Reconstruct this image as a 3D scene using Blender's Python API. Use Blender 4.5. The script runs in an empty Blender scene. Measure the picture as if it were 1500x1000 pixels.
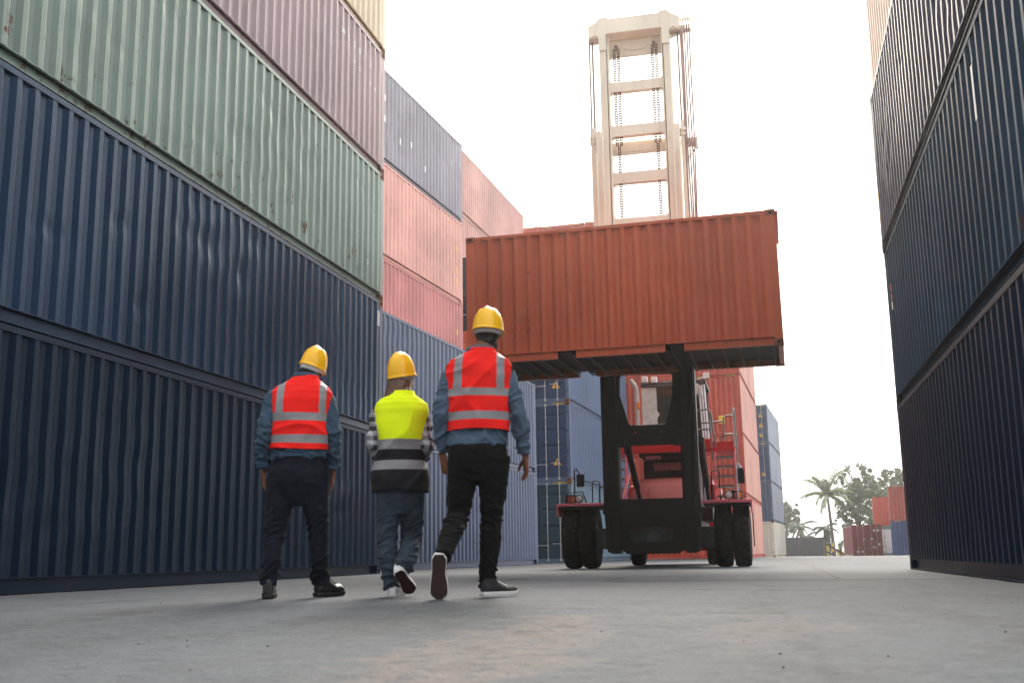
import bpy, bmesh, math, random
from mathutils import Vector, Matrix, noise
from math import sin, cos, pi, radians
random.seed(7)
SC = bpy.context.scene
COL = SC.collection
V = Vector

# ---------------------------------------------------------------- helpers
def ss(a, b, x):
    t = max(0., min(1., (x - a) / (b - a))); return t * t * (3 - 2 * t)

class MB:
    """collects shapes; build() links them as ONE mesh object"""
    def __init__(s): s.v = []; s.f = []; s.m = []
    def add(s, vs, fs, mi=0, M=None):
        o = len(s.v)
        s.v += [tuple(M @ V(p)) if M else tuple(p) for p in vs]
        for f in fs: s.f.append([i + o for i in f]); s.m.append(mi)
        return s
    def box(s, x0, x1, y0, y1, z0, z1, mi=0, M=None):
        vs = [(x, y, z) for z in (z0, z1) for y in (y0, y1) for x in (x0, x1)]
        return s.add(vs, [(0, 2, 3, 1), (4, 5, 7, 6), (0, 1, 5, 4), (2, 6, 7, 3), (0, 4, 6, 2), (1, 3, 7, 5)], mi, M)
    def tube(s, pts, r, n=10, mi=0, cap=True, M=None, flat=1.0):
        pts = [V(p) for p in pts]; k = len(pts)
        rs = r if isinstance(r, (list, tuple)) else [r] * k
        vs = []; fs = []; up = None
        for i, p in enumerate(pts):
            d = (pts[min(i + 1, k - 1)] - pts[max(i - 1, 0)]).normalized()
            if up is None: up = V((0, 0, 1)) if abs(d.z) < .9 else V((0, 1, 0))
            a = d.cross(up)
            if a.length < 1e-4: a = d.cross(V((1, 0, 0)))
            a.normalize(); b = a.cross(d).normalized(); up = b
            for j in range(n):
                t = 2 * pi * j / n
                vs.append(p + a * (rs[i] * cos(t)) + b * (rs[i] * flat * sin(t)))
        for i in range(k - 1):
            for j in range(n):
                fs.append((i * n + j, i * n + (j + 1) % n, (i + 1) * n + (j + 1) % n, (i + 1) * n + j))
        if cap:
            fs.append(tuple(range(n - 1, -1, -1))); fs.append(tuple(range((k - 1) * n, k * n)))
        return s.add(vs, fs, mi, M)
    def prism(s, pts, y0, y1, mi=0, M=None):
        """outline in XZ (counter-clockwise seen from -Y) extruded along Y"""
        n = len(pts)
        vs = [(x, y0, z) for x, z in pts] + [(x, y1, z) for x, z in pts]
        fs = [tuple(range(n)), tuple(range(2 * n - 1, n - 1, -1))]
        fs += [(i, i + n, (i + 1) % n + n, (i + 1) % n) for i in range(n)]
        return s.add(vs, fs, mi, M)
    def loft(s, rings, mi=0, cap=True, M=None):
        n = len(rings[0]); k = len(rings); vs = [p for r in rings for p in r]; fs = []
        for i in range(k - 1):
            for j in range(n):
                fs.append((i * n + j, i * n + (j + 1) % n, (i + 1) * n + (j + 1) % n, (i + 1) * n + j))
        if cap: fs += [tuple(range(n - 1, -1, -1)), tuple(range((k - 1) * n, k * n))]
        return s.add(vs, fs, mi, M)
    def lathe(s, prof, n=32, mi=0, M=None, closed=False):
        """profile (r, h) turned about the local X axis"""
        vs = []; k = len(prof)
        for r, h in prof:
            for j in range(n):
                t = 2 * pi * j / n; vs.append((h, r * cos(t), r * sin(t)))
        fs = []
        for i in range(k if closed else k - 1):
            i2 = (i + 1) % k
            for j in range(n):
                fs.append((i * n + j, i * n + (j + 1) % n, i2 * n + (j + 1) % n, i2 * n + j))
        if not closed: fs += [tuple(range(n - 1, -1, -1)), tuple(range((k - 1) * n, k * n))]
        return s.add(vs, fs, mi, M)
    def ring_plate(s, outer, inner, y0, y1, N=72, mi=0, M=None):
        """plate in XZ with a hole, extruded along Y"""
        cx = sum(p[0] for p in inner) / len(inner); cz = sum(p[1] for p in inner) / len(inner)
        angs = sorted({round(2 * pi * j / N, 5) for j in range(N)} | {round(math.atan2(p[1] - cz, p[0] - cx) % (2 * pi), 5) for p in list(outer) + list(inner)})
        def hit(poly, a):
            dx, dz = cos(a), sin(a); best = None
            for i in range(len(poly)):
                (ax, az), (bx, bz) = poly[i], poly[(i + 1) % len(poly)]
                ax -= cx; bx -= cx; az -= cz; bz -= cz
                ex, ez = bx - ax, bz - az; den = dx * ez - dz * ex
                if abs(den) < 1e-9: continue
                t = (ax * ez - az * ex) / den; u = (ax * dz - az * dx) / den
                if t > 0 and -1e-4 <= u <= 1.0001 and (best is None or t > best): best = t
            return (cx + dx * best, cz + dz * best)
        O = [hit(outer, a) for a in angs]; I = [hit(inner, a) for a in angs]; n = len(angs)
        vs = [(x, y, z) for y in (y0, y1) for L in (O, I) for x, z in L]
        fs = []
        for i in range(n):
            j = (i + 1) % n
            fs += [(i, j, n + j, n + i), (2 * n + i, 3 * n + i, 3 * n + j, 2 * n + j), (i, 2 * n + i, 2 * n + j, j), (n + i, n + j, 3 * n + j, 3 * n + i)]
        return s.add(vs, fs, mi, M)
    def mesh(s, name, fix=True):
        me = bpy.data.meshes.new(name); me.from_pydata(s.v, [], s.f)
        for p, m in zip(me.polygons, s.m): p.material_index = m
        if fix:
            bm = bmesh.new(); bm.from_mesh(me); bmesh.ops.recalc_face_normals(bm, faces=bm.faces); bm.to_mesh(me); bm.free()
        me.update(); return me
    def build(s, name, mats=None, parent=None, smooth=False, bevel=0, seg=2, fix=True):
        return link(name, s.mesh(name, fix), mats, parent, smooth, bevel, seg)

def smooth_mesh(me, ang=40):
    for p in me.polygons: p.use_smooth = True
    try: me.set_sharp_from_angle(angle=radians(ang))
    except Exception: pass

def link(name, me, mats=None, parent=None, smooth=False, bevel=0, seg=2):
    o = bpy.data.objects.new(name, me); COL.objects.link(o)
    if mats is not None:
        mats = mats if isinstance(mats, (list, tuple)) else [mats]
        if not me.materials:
            for m in mats: me.materials.append(m)
    if parent: o.parent = parent
    if smooth: smooth_mesh(me, smooth if smooth > 1 else 40)
    if bevel:
        b = o.modifiers.new('bevel', 'BEVEL'); b.width = bevel; b.segments = seg; b.limit_method = 'ANGLE'; b.angle_limit = radians(40)
        smooth_mesh(me, 30)
    return o

def tag(o, label=None, cat=None, group=None, kind=None):
    if label: o['label'] = label
    if cat: o['category'] = cat
    if group: o['group'] = group
    if kind: o['kind'] = kind
    return o

def thing(name, label, cat, loc=(0, 0, 0), rz=0, group=None, rot=None):
    o = bpy.data.objects.new(name, None); COL.objects.link(o); o.empty_display_size = .3
    o.location = loc; o.rotation_euler = rot if rot else (0, 0, rz)
    return tag(o, label, cat, group)

# ---------------------------------------------------------------- materials
def new_mat(name):
    m = bpy.data.materials.new(name); m.use_nodes = True
    nt = m.node_tree; b = nt.nodes['Principled BSDF']
    return m, nt, b
class NT:
    def __init__(s, nt): s.nt = nt
    def n(s, t, **k):
        o = s.nt.nodes.new(t)
        for a, b in k.items():
            if a == 'i':
                for q, w in b.items(): o.inputs[q].default_value = w
            else: setattr(o, a, b)
        return o
    def l(s, a, b): s.nt.links.new(a, b)
    def noise(s, vec, scale, detail=4, rough=.55, dist=0):
        o = s.n('ShaderNodeTexNoise', i={'Scale': scale, 'Detail': detail, 'Roughness': rough, 'Distortion': dist}); s.l(vec, o.inputs['Vector']); return o.outputs['Fac']
    def ramp(s, fac, a, b, ca=(0, 0, 0, 1), cb=(1, 1, 1, 1)):
        o = s.n('ShaderNodeValToRGB'); e = o.color_ramp.elements; e[0].position = a; e[1].position = b; e[0].color = ca; e[1].color = cb; s.l(fac, o.inputs[0]); return o.outputs[0]
    def mix(s, fac, a, b, mode='MIX'):
        o = s.n('ShaderNodeMix', data_type='RGBA', blend_type=mode)
        for v, i in ((fac, 0), (a, 6), (b, 7)):
            if hasattr(v, 'links'): s.l(v, o.inputs[i])
            else: o.inputs[i].default_value = v if i == 0 else (*v, 1)[:4]
        return o.outputs[2]
    def math(s, op, a, b=None, c=None, clamp=False):
        o = s.n('ShaderNodeMath', operation=op, use_clamp=clamp)
        for v, i in ((a, 0), (b, 1), (c, 2)):
            if v is None: continue
            if hasattr(v, 'links'): s.l(v, o.inputs[i])
            else: o.inputs[i].default_value = v
        return o.outputs[0]
    def mapping(s, vec, scale=(1, 1, 1), loc=(0, 0, 0)):
        o = s.n('ShaderNodeMapping', i={'Scale': scale, 'Location': loc}); s.l(vec, o.inputs['Vector']); return o.outputs[0]
    def coords(s, rnd=True):
        tc = s.n('ShaderNodeTexCoord').outputs['Object']
        if not rnd: return tc
        oi = s.n('ShaderNodeObjectInfo').outputs['Random']
        w = s.n('ShaderNodeVectorMath', operation='ADD'); s.l(tc, w.inputs[0])
        c = s.n('ShaderNodeCombineXYZ'); s.l(s.math('MULTIPLY', oi, 83.), c.inputs[0]); s.l(s.math('MULTIPLY', oi, 47.), c.inputs[1]); s.l(c.outputs[0], w.inputs[1])
        return w.outputs[0]
    def bump(s, h, strength, dist, b):
        o = s.n('ShaderNodeBump', i={'Strength': strength, 'Distance': dist}); s.l(h, o.inputs['Height']); s.l(o.outputs[0], b.inputs['Normal'])

def simple(name, col, rough=.5, metal=0, var=.12, scale=6, bump=0, spec=None):
    m, nt, b = new_mat(name); t = NT(nt); v = t.coords()
    f = t.noise(v, scale, 5, .6)
    lo = [c * (1 - var * 1.6) for c in col]; hi = [min(1, c * (1 + var * 1.6)) for c in col]
    t.l(t.ramp(f, .3, .7, (*lo, 1), (*hi, 1)), b.inputs['Base Color'])
    b.inputs['Roughness'].default_value = rough; b.inputs['Metallic'].default_value = metal
    if spec is not None: b.inputs['Specular IOR Level'].default_value = spec
    if bump: t.bump(t.noise(v, scale * 6, 4), bump, .01, b)
    return m

def paint(name, col, rust=.35, wear=.5, rough=.42, fade=.35, grime=.4, scale=1.0, spec=.10, tint=None):
    """weathered coating on steel: fading, run-off streaks, scuffs, rust"""
    m, nt, b = new_mat(name); t = NT(nt); v = t.coords()
    big = t.noise(v, .45 * scale, 6, .6)
    pale = [c * (1 + .75 * fade) + .012 * fade for c in col]; deep = [c * (1 - .5 * fade) for c in col]
    c = t.ramp(big, .3, .72, (*deep, 1), (*pale, 1))
    st = t.noise(t.mapping(v, (5 * scale, 5 * scale, .25 * scale)), 1.6, 5, .65)
    stm = t.math('MULTIPLY', t.ramp(st, .5, .72), grime * .55)
    c = t.mix(stm, c, [x * .35 + .012 for x in col])
    st2 = t.noise(t.mapping(v, (9 * scale, 9 * scale, .35 * scale), (4, 2, 7)), 1.3, 4, .6)
    c = t.mix(t.math('MULTIPLY', t.ramp(st2, .58, .75), grime * .35), c, [min(.8, x * 1.7 + .014) for x in col])
    sc = t.noise(t.mapping(v, (14 * scale, 14 * scale, 3.5 * scale), (9, 1, 3)), 2.2, 8, .72)
    c = t.mix(t.math('MULTIPLY', t.ramp(sc, .685, .715), wear), c, [min(.55, x * 2.2 + .10) for x in col])
    r = t.noise(t.mapping(v, (1.5 * scale, 1.5 * scale, 1 * scale), (3, 8, 5)), 2.6, 10, .72)
    k = .735 - .13 * rust
    sz = t.n('ShaderNodeSeparateXYZ'); t.l(t.coords(False), sz.inputs[0])
    low = t.n('ShaderNodeMapRange', i={'From Min': .15, 'From Max': 1.1, 'To Min': .075 if rust > .12 else 0, 'To Max': 0.}); t.l(sz.outputs[2], low.inputs['Value'])
    r = t.math('ADD', r, low.outputs[0])
    rm = t.ramp(r, k, k + .045)
    c = t.mix(t.math('MULTIPLY', rm, .9 if rust > 0 else 0.), c, (.10, .042, .02))
    t.l(c, b.inputs['Base Color'])
    b.inputs['Specular IOR Level'].default_value = spec
    if tint: b.inputs['Specular Tint'].default_value = (*tint, 1)
    ro = t.math('MULTIPLY_ADD', big, .25, rough - .1)
    t.l(t.math('MULTIPLY_ADD', rm, .35, ro, True), b.inputs['Roughness'])
    t.bump(t.noise(v, 5 * scale, 6, .6), .25, .012, b)
    return m

def stripes(name, ca, cb, scale, axis='X', rough=.6):
    m, nt, b = new_mat(name); t = NT(nt); v = t.coords(False)
    w = t.n('ShaderNodeTexWave', bands_direction=axis, i={'Scale': scale, 'Distortion': 0}); t.l(v, w.inputs[0])
    t.l(t.ramp(w.outputs['Fac'], .48, .52, (*ca, 1), (*cb, 1)), b.inputs['Base Color']); b.inputs['Roughness'].default_value = rough
    return m

M = {}
M['galv'] = simple('galvanised_steel', (.45, .45, .45), .45, .6)
M['rusty'] = paint('rusty_casting', (.16, .07, .04), 1.0, .3, .75)
M['rubber'] = simple('black_rubber', (.012, .0118, .0115), .8, bump=.3, scale=12, spec=.2, var=.3)
M['black'] = paint('black_frame_paint', (.006, .0055, .005), .25, .10, .5, .3, .5, 1.0, .2)
M['undersid'] = paint('underside_bitumen', (.009, .007, .0055), .4, .2, .6, .2, .5, 1.0, .2)
M['hole'] = simple('dark_void', (.004, .004, .004), .9)
M['hazard'] = stripes('hazard_stripes', (.02, .02, .02), (.75, .42, .02), 9, 'Y')
M['yellow'] = simple('sticker_yellow', (.85, .48, .02), .5, var=.05)
M['white'] = simple('white_lettering', (.8, .8, .8), .6, var=.05)
M['ink'] = simple('dark_lettering', (.02, .02, .025), .6, var=.05)

# ---------------------------------------------------------------- world, light, camera
SUN_AZ, SUN_EL = radians(-3), radians(35)          # azimuth measured from +Y towards +X
w = bpy.data.worlds.new('World'); SC.world = w; w.use_nodes = True
nt = w.node_tree; t = NT(nt); bg = nt.nodes['Background']; out = nt.nodes['World Output']
sky = t.n('ShaderNodeTexSky', sky_type='NISHITA', sun_disc=False, sun_elevation=SUN_EL, sun_rotation=SUN_AZ, air_density=1.2, dust_density=4.0, ozone_density=1.0)
t.l(sky.outputs[0], bg.inputs[0]); bg.inputs[1].default_value = .10
tc = t.n('ShaderNodeTexCoord').outputs['Generated']
cl = t.noise(t.mapping(tc, (1, 1, 2.2)), 1.7, 6, .55)
sd = V((sin(SUN_AZ) * cos(SUN_EL), cos(SUN_AZ) * cos(SUN_EL), sin(SUN_EL)))
dt = t.n('ShaderNodeVectorMath', operation='DOT_PRODUCT'); t.l(tc, dt.inputs[0]); dt.inputs[1].default_value = sd
glow = t.math('POWER', t.math('MAXIMUM', dt.outputs['Value'], 0.), 9.)
cloudcol = t.mix(glow, (.96, .98, 1.0), (1.0, .95, .87))
bg2 = t.n('ShaderNodeBackground'); t.l(cloudcol, bg2.inputs[0])
sp = t.n('ShaderNodeSeparateXYZ'); t.l(tc, sp.inputs[0])
thick = t.n('ShaderNodeMapRange', interpolation_type='SMOOTHSTEP', i={'From Min': -1.0, 'From Max': .15, 'To Min': .46, 'To Max': 1.0})   # sky dimmed low behind the camera, added to darken the camera-facing ribs
t.l(t.math('MULTIPLY_ADD', sp.outputs[2], .6, sp.outputs[1]), thick.inputs['Value'])
side = t.math('MULTIPLY_ADD', sp.outputs[0], .42, 1.0)   # sky brightened to the right, added to give the ribs contrast
t.l(t.math('MULTIPLY', t.math('MULTIPLY', thick.outputs[0], side), t.math('ADD', t.math('MULTIPLY_ADD', cl, .25, 1.50), t.math('MULTIPLY', glow, .9))), bg2.inputs[1])  # thick is the added sky dimming low behind the camera
mx = t.n('ShaderNodeMixShader'); mx.inputs[0].default_value = .93
t.l(bg.outputs[0], mx.inputs[1]); t.l(bg2.outputs[0], mx.inputs[2]); t.l(mx.outputs[0], out.inputs['Surface'])

sl = bpy.data.lights.new('sun', 'SUN'); sl.energy = 5.0; sl.angle = radians(30); sl.color = (1, .92, .81)
so = bpy.data.objects.new('sun', sl); COL.objects.link(so)
so.rotation_euler = (-sd).to_track_quat('-Z', 'Y').to_euler(); so.location = sd * 60

YAW, PITCH, ROLL, CAMH, FPX = .2312, .1963, -.0145, .3125, 1568.5
F_ = V((-sin(YAW) * cos(PITCH), cos(YAW) * cos(PITCH), sin(PITCH))); R_ = V((cos(YAW), sin(YAW), 0)); U_ = R_.cross(F_)
R2 = R_ * cos(ROLL) + U_ * sin(ROLL); U2 = U_ * cos(ROLL) - R_ * sin(ROLL)
cd = bpy.data.cameras.new('camera'); cam = bpy.data.objects.new('camera', cd); COL.objects.link(cam)
cam.matrix_world = Matrix(((R2.x, U2.x, -F_.x, 0), (R2.y, U2.y, -F_.y, 0), (R2.z, U2.z, -F_.z, CAMH), (0, 0, 0, 1)))
cd.sensor_width = 36; cd.lens = FPX * 36 / 1500; cd.clip_end = 2000; cd.clip_start = .05
cd.dof.use_dof = True; cd.dof.focus_distance = 21; cd.dof.aperture_fstop = 4.5
SC.camera = cam
SC.view_settings.view_transform = 'Standard'; SC.view_settings.look = 'None'; SC.view_settings.exposure = .16; SC.view_settings.gamma = 1

# ---------------------------------------------------------------- ground
def gz(x, y):
    """gently uneven yard: a slight rise where the people walk, a slow fall far off"""
    r = .045 * math.exp(-(((x + 2.5) / 2.6) ** 2) - (((y - 6.9) / 2.4) ** 2) ** 2)
    f = -.0045 * max(0, min(y, 165) - 52)
    if 1 < y < 14 and -7.6 < x < 3:                      # coarse, slightly broken surface close by
        k = 1 - ss(9, 14, y); q = noise.noise(V((x * 2.1, y * 1.3, 3.3)))
        f += k * (.0035 * noise.noise(V((x * 8, y * 8, 0))) + .0030 * noise.noise(V((x * 19, y * 19, 5))) + .0022 * noise.noise(V((x * 37, y * 37, 9))) + .005 * q)
        w_ = math.exp(-((x + .95 + .25 * noise.noise(V((y * 1.2, 0, 7)))) / .28) ** 2) * ss(7.5, 4.5, y)
        f -= k * w_ * .020 * max(0, noise.noise(V((x * 6.5, y * 4.5, 21))) + .1) ; f += k * w_ * .008 * abs(noise.noise(V((x * 14, y * 14, 2))))
    return r + f
def lines(a, b, step): 
    n = int(round((b - a) / step)); return [a + (b - a) * i / n for i in range(n + 1)]
ys = lines(-40, 0, 5) + lines(.25, 1.75, .25) + lines(1.8, 5.5, .022) + lines(5.54, 8.5, .04) + lines(8.6, 13, .1) + lines(14, 60, 2) + lines(65, 230, 7.5) + [250]
xs = [-110, -60, -40, -25] + lines(-16, -8, 1) + lines(-7.5, -4.25, .25) + lines(-4, -2.55, .05) + lines(-2.5, 1.6, .022) + lines(1.65, 3, .09) + lines(4, 20, 1) + [25, 40, 60, 110]
g = MB()
g.v = [(x, y, gz(x, y)) for y in ys for x in xs]; nx = len(xs)
g.f = [(j * nx + i, j * nx + i + 1, (j + 1) * nx + i + 1, (j + 1) * nx + i) for j in range(len(ys) - 1) for i in range(nx - 1)]; g.m = [0] * len(g.f)
m, nt, b = new_mat('yard_concrete'); t = NT(nt); v = t.coords(False)
base = t.noise(v, .35, 7, .62)
c = t.ramp(base, .3, .7, (.021, .027, .036, 1), (.060, .071, .088, 1))
mid = t.noise(t.mapping(v, (1, .6, 1)), 1.7, 8, .65); c = t.mix(t.math('MULTIPLY', t.ramp(mid, .52, .72), .5), c, (.028, .031, .037))
mot = t.noise(t.mapping(v, (1.6, 1, 1), (3, 3, 0)), 4.5, 10, .72); c = t.mix(t.math('MULTIPLY', t.ramp(mot, .40, .62), .55), c, (.074, .083, .098)); c = t.mix(t.math('MULTIPLY', t.ramp(mot, .50, .38), .0), c, (.03, .03, .03))
spk = t.noise(t.mapping(v, (1, 1, 1), (11, 5, 0)), 16, 8, .75); c = t.mix(t.math('MULTIPLY', t.ramp(spk, .60, .68), .7), c, (.045, .045, .047))
fine = t.noise(v, 34, 6, .7); c = t.mix(t.math('MULTIPLY', t.ramp(fine, .45, .75), .55), c, (.118, .127, .140))
agg = t.noise(v, 110, 3, .6); c = t.mix(t.math('MULTIPLY', t.ramp(agg, .58, .70), .55), c, (.045, .045, .047))
# a worn patch of exposed pinkish subbase in the foreground, with ragged edges
sx = t.n('ShaderNodeSeparateXYZ'); t.l(v, sx.inputs[0]); X, Y = sx.outputs[0], sx.outputs[1]
wob = t.math('MULTIPLY_ADD', t.noise(v, 1.4, 10, .72), 2.2, -1.1)
dx = t.math('MULTIPLY', t.math('ADD', X, .92), 2.0); dy = t.math('MULTIPLY', t.math('SUBTRACT', Y, 3.5), .40)
rr = t.math('ADD', t.math('SQRT', t.math('ADD', t.math('MULTIPLY', dx, dx), t.math('MULTIPLY', dy, dy))), wob)
patch = t.ramp(rr, .45, .75, (1, 1, 1, 1), (0, 0, 0, 1))
dx2 = t.math('MULTIPLY', t.math('ADD', X, .05), 1.1); dy2 = t.math('MULTIPLY', t.math('SUBTRACT', Y, 4.6), .36)
rr2 = t.math('ADD', t.math('SQRT', t.math('ADD', t.math('MULTIPLY', dx2, dx2), t.math('MULTIPLY', dy2, dy2))), t.math('MULTIPLY_ADD', t.noise(t.mapping(v, (1, 1, 1), (5, 9, 0)), 1.8, 10, .72), 3.2, -1.35))
patch = t.math('MAXIMUM', patch, t.math('MULTIPLY', t.ramp(rr2, .35, .7, (1, 1, 1, 1), (0, 0, 0, 1)), .75))
oil = t.noise(t.mapping(v, (1, .55, 1), (2, 6, 0)), .9, 9, .68); c = t.mix(t.math('MULTIPLY', t.ramp(oil, .52, .66), .6), c, (.022, .024, .028))
for tx, wd in ((.95, .16), (-.15, .13), (-4.6, .15), (-3.4, .13)):
    tm = t.math('ABSOLUTE', t.math('SUBTRACT', t.math('ADD', X, t.math('MULTIPLY_ADD', t.noise(t.mapping(v, (.2, .12, 1), (tx, 0, 0)), 1.0, 2), 1.6, -.8)), tx))
    tmk = t.math('MULTIPLY', t.ramp(tm, wd * .7, wd * 1.25, (1, 1, 1, 1), (0, 0, 0, 1)), t.ramp(t.noise(t.mapping(v, (3, 1, 1), (tx, 4, 0)), 2.2, 8, .7), .42, .62)); c = t.mix(t.math('MULTIPLY', tmk, .55), c, (.018, .018, .02))
pn = t.noise(v, 13, 10, .75)
c = t.mix(t.math('MULTIPLY', patch, t.math('MULTIPLY', t.ramp(pn, .38, .56), .8)), c, (.135, .110, .098))
c = t.mix(t.math('MULTIPLY', patch, t.math('MULTIPLY', t.ramp(pn, .57, .66), .75)), c, (.06, .04, .034))
chip = t.noise(t.mapping(v, (1, 1, 1), (7, 3, 0)), 9, 7, .7)
c = t.mix(t.math('MULTIPLY', t.ramp(chip, .66, .71), .7), c, (.055, .05, .048))
# slab joints and cracks: (along, at, from, to, half width)
tot = None
for ax, at, lo, hi, hw in (('y', 12.4, -1.9, .75, .24), ('x', .72, 12.6, 300, .02), ('y', 17.4, -4.5, -1.0, .12), ('x', -1.95, 5.8, 12.6, .008), ('y', 8.9, -.9, .5, .10), ('y', 26.5, -8, 40, .22), ('y', 40, -8, 40, .35), ('x', -1.9, 12.6, 19, .02), ('y', 5.45, -.35, .1, .025), ('y', 12.2, .75, 30, .16)):
    A, B = (Y, X) if ax == 'y' else (X, Y)
    wb = t.math('MULTIPLY_ADD', t.noise(v, 1.1, 8, .7), .36, -.18)
    d = t.math('ABSOLUTE', t.math('ADD', t.math('SUBTRACT', A, at), wb))
    k = t.math('MULTIPLY', t.math('LESS_THAN', d, hw), t.math('MULTIPLY', t.math('GREATER_THAN', B, lo), t.math('LESS_THAN', B, hi)))
    tot = k if tot is None else t.math('MAXIMUM', tot, k)
c = t.mix(t.math('MULTIPLY', tot, .9), c, (.007, .007, .008))
t.l(c, b.inputs['Base Color']); b.inputs['Roughness'].default_value = .82
hh = t.math('SUBTRACT', t.math('ADD', t.math('MULTIPLY', fine, .5), t.math('ADD', t.math('MULTIPLY', agg, .25), t.math('MULTIPLY', mid, .8))), t.math('MULTIPLY', tot, .8))
t.bump(hh, .8, .025, b)
gr = g.build('ground', m, smooth=True, fix=False); tag(gr, kind='structure')
# loose grit on the yard
pb = MB()
for i in range(120):
    y = 1.8 + 9 * random.random() ** 1.5; x = random.uniform(-.62 * y - .5, .32 * y + .5)
    if x < -6.9 or x > 2: continue
    r = random.choice((.0015, .002, .002, .003, .004)) * (1 + .6 * random.random())
    z = gz(x, y)
    pv = [(x + r * random.uniform(.7, 1.3) * a, y + r * random.uniform(.7, 1.3) * q, z + r * (.8 * c_ + .4)) for a, q, c_ in ((1, 0, 0), (-1, 0, 0), (0, 1, 0), (0, -1, 0), (.2, .1, 1), (0, 0, -.8))]
    pb.add(pv, [(0, 2, 4), (2, 1, 4), (1, 3, 4), (3, 0, 4), (2, 0, 5), (1, 2, 5), (3, 1, 5), (0, 3, 5)])
po = pb.build('gravel', simple('grit', (.06, .058, .056), .9, var=.3, scale=40)); tag(po, 'small loose stones scattered over the concrete yard', 'gravel', kind='stuff')
# ---------------------------------------------------------------- shipping containers
W = 2.438; HC, ST = 2.896, 2.591
PITCH_C, DEPTH_C = .278, .036
def corr_profile(u0, u1, pitch=PITCH_C, depth=DEPTH_C):
    """breaks (u, inset) of the trapezoid sheet between u0 and u1"""
    n = max(1, int((u1 - u0 - .08) / pitch)); m = (u1 - u0 - n * pitch) / 2; p = [(u0, 0.)]
    for i in range(n):
        a = u0 + m + i * pitch
        p += [(a + pitch * .13, 0.), (a + pitch * .37, depth), (a + pitch * .63, depth), (a + pitch * .87, 0.)]
    p.append((u1, 0.)); return p
def wall_mesh(name, u0, u1, z0, z1, rows=1, seed=0, amp=1.0, depth=DEPTH_C, pitch=PITCH_C):
    """sheet in the XZ plane, outer face towards -Y at y=0"""
    pr = corr_profile(u0, u1, pitch, depth); b = MB(); n = len(pr)
    for k in range(rows + 1):
        z = z0 + (z1 - z0) * k / rows
        for u, d in pr:
            y = d; uu = u; zz = z
            if rows > 1:
                e = ss(0, .25, min(z - z0, z1 - z)) 
                mk = ss(.08, .42, noise.noise(V((u * .33 + seed * 7.3, z * .55, seed))))
                uu += amp * e * (.052 * mk * noise.noise(V((u * .9, z * 2.6, seed + 3.1))) + .004 * noise.noise(V((u * 2, z * 1.5, seed))))
                y += amp * e * (mk * .035 * noise.noise(V((u * 1.7 + 5, z * 2.4, seed + 9))) + .006 * noise.noise(V((u * .8, z * .8, seed))))
                q = noise.noise(V((u * 1.3, z * 2.2, seed + 17)))
                y += amp * e * .022 * ss(.40, .80, q)
                y = max(-.004, y)
            b.v.append((uu, y, zz))
    for k in range(rows):
        for i in range(n - 1): b.f.append((k * n + i, k * n + i + 1, (k + 1) * n + i + 1, (k + 1) * n + i)); b.m.append(0)
    me = b.mesh(name, False); return me
def xf(me, Mx):
    me.transform(Mx); 
    if Mx.determinant() < 0: me.flip_normals()
    return me
RZ = lambda a: Matrix.Rotation(a, 4, 'Z')
T = lambda *p: Matrix.Translation(V(p))

def casting_mesh(name):
    """corner casting, outer corner at origin extending to +x,+y,+z; slots on the -y and -x faces"""
    b = MB(); lx, ly, lz = .178, .162, .118
    def oval(cx, cz, w, h, n=20): return [(cx + w * cos(2 * pi * i / n) * (1 if abs(cos(2 * pi * i / n)) > .01 else 1), cz + h * sin(2 * pi * i / n)) for i in range(n)]
    b.ring_plate([(0, 0), (lx, 0), (lx, lz), (0, lz)], oval(lx * .5, lz * .5, .040, .030), 0, .02, 24)
    b.ring_plate([(.02, 0), (ly, 0), (ly, lz), (.02, lz)], oval(ly * .5, lz * .5, .036, .028), 0, .02, 24, M=Matrix(((0, 1, 0, 0), (1, 0, 0, 0), (0, 0, 1, 0), (0, 0, 0, 1))))
    b.box(.02, lx, .15, ly, 0, lz); b.box(.165, lx, .02, .15, 0, lz); b.box(.02, .165, .02, .15, 0, .02); b.box(.02, .165, .02, .15, lz - .02, lz)
    b.box(.06, .07, .05, .13, .03, .09, 1); b.box(.05, .13, .06, .07, .03, .09, 1)
    return b.mesh(name)

def door_mesh(name, w, h, grooves):
    """door leaf, x: thickness outward -x at 0, y from 0..w, z from 0..h; pressed panels with sunk channels"""
    b = MB(); zs = [(0, 0)]
    for c in grooves: zs += [(c - .07, 0), (c - .045, .03), (c + .045, .03), (c + .07, 0)]
    zs.append((h, 0)); cols = [0, .09, .12, w - .12, w - .09, w]
    for z, d in zs:
        for i, y in enumerate(cols): b.v.append((d if i in (2, 3) else 0, y, z))
    n = len(cols)
    for k in range(len(zs) - 1):
        for i in range(n - 1): b.f.append((k * n + i, (k + 1) * n + i, (k + 1) * n + i + 1, k * n + i + 1)); b.m.append(0)
    b.box(.034, .05, 0, w, 0, h); b.box(-.0, .034, -.012, 0, 0, h, 1); b.box(0, .034, w, w + .012, 0, h, 1)
    for z in (.25, h * .36, h * .64, h - .25): b.box(-.02, .02, w - .005, w + .05, z - .06, z + .06, 2)
    return b.mesh(name)

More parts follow.
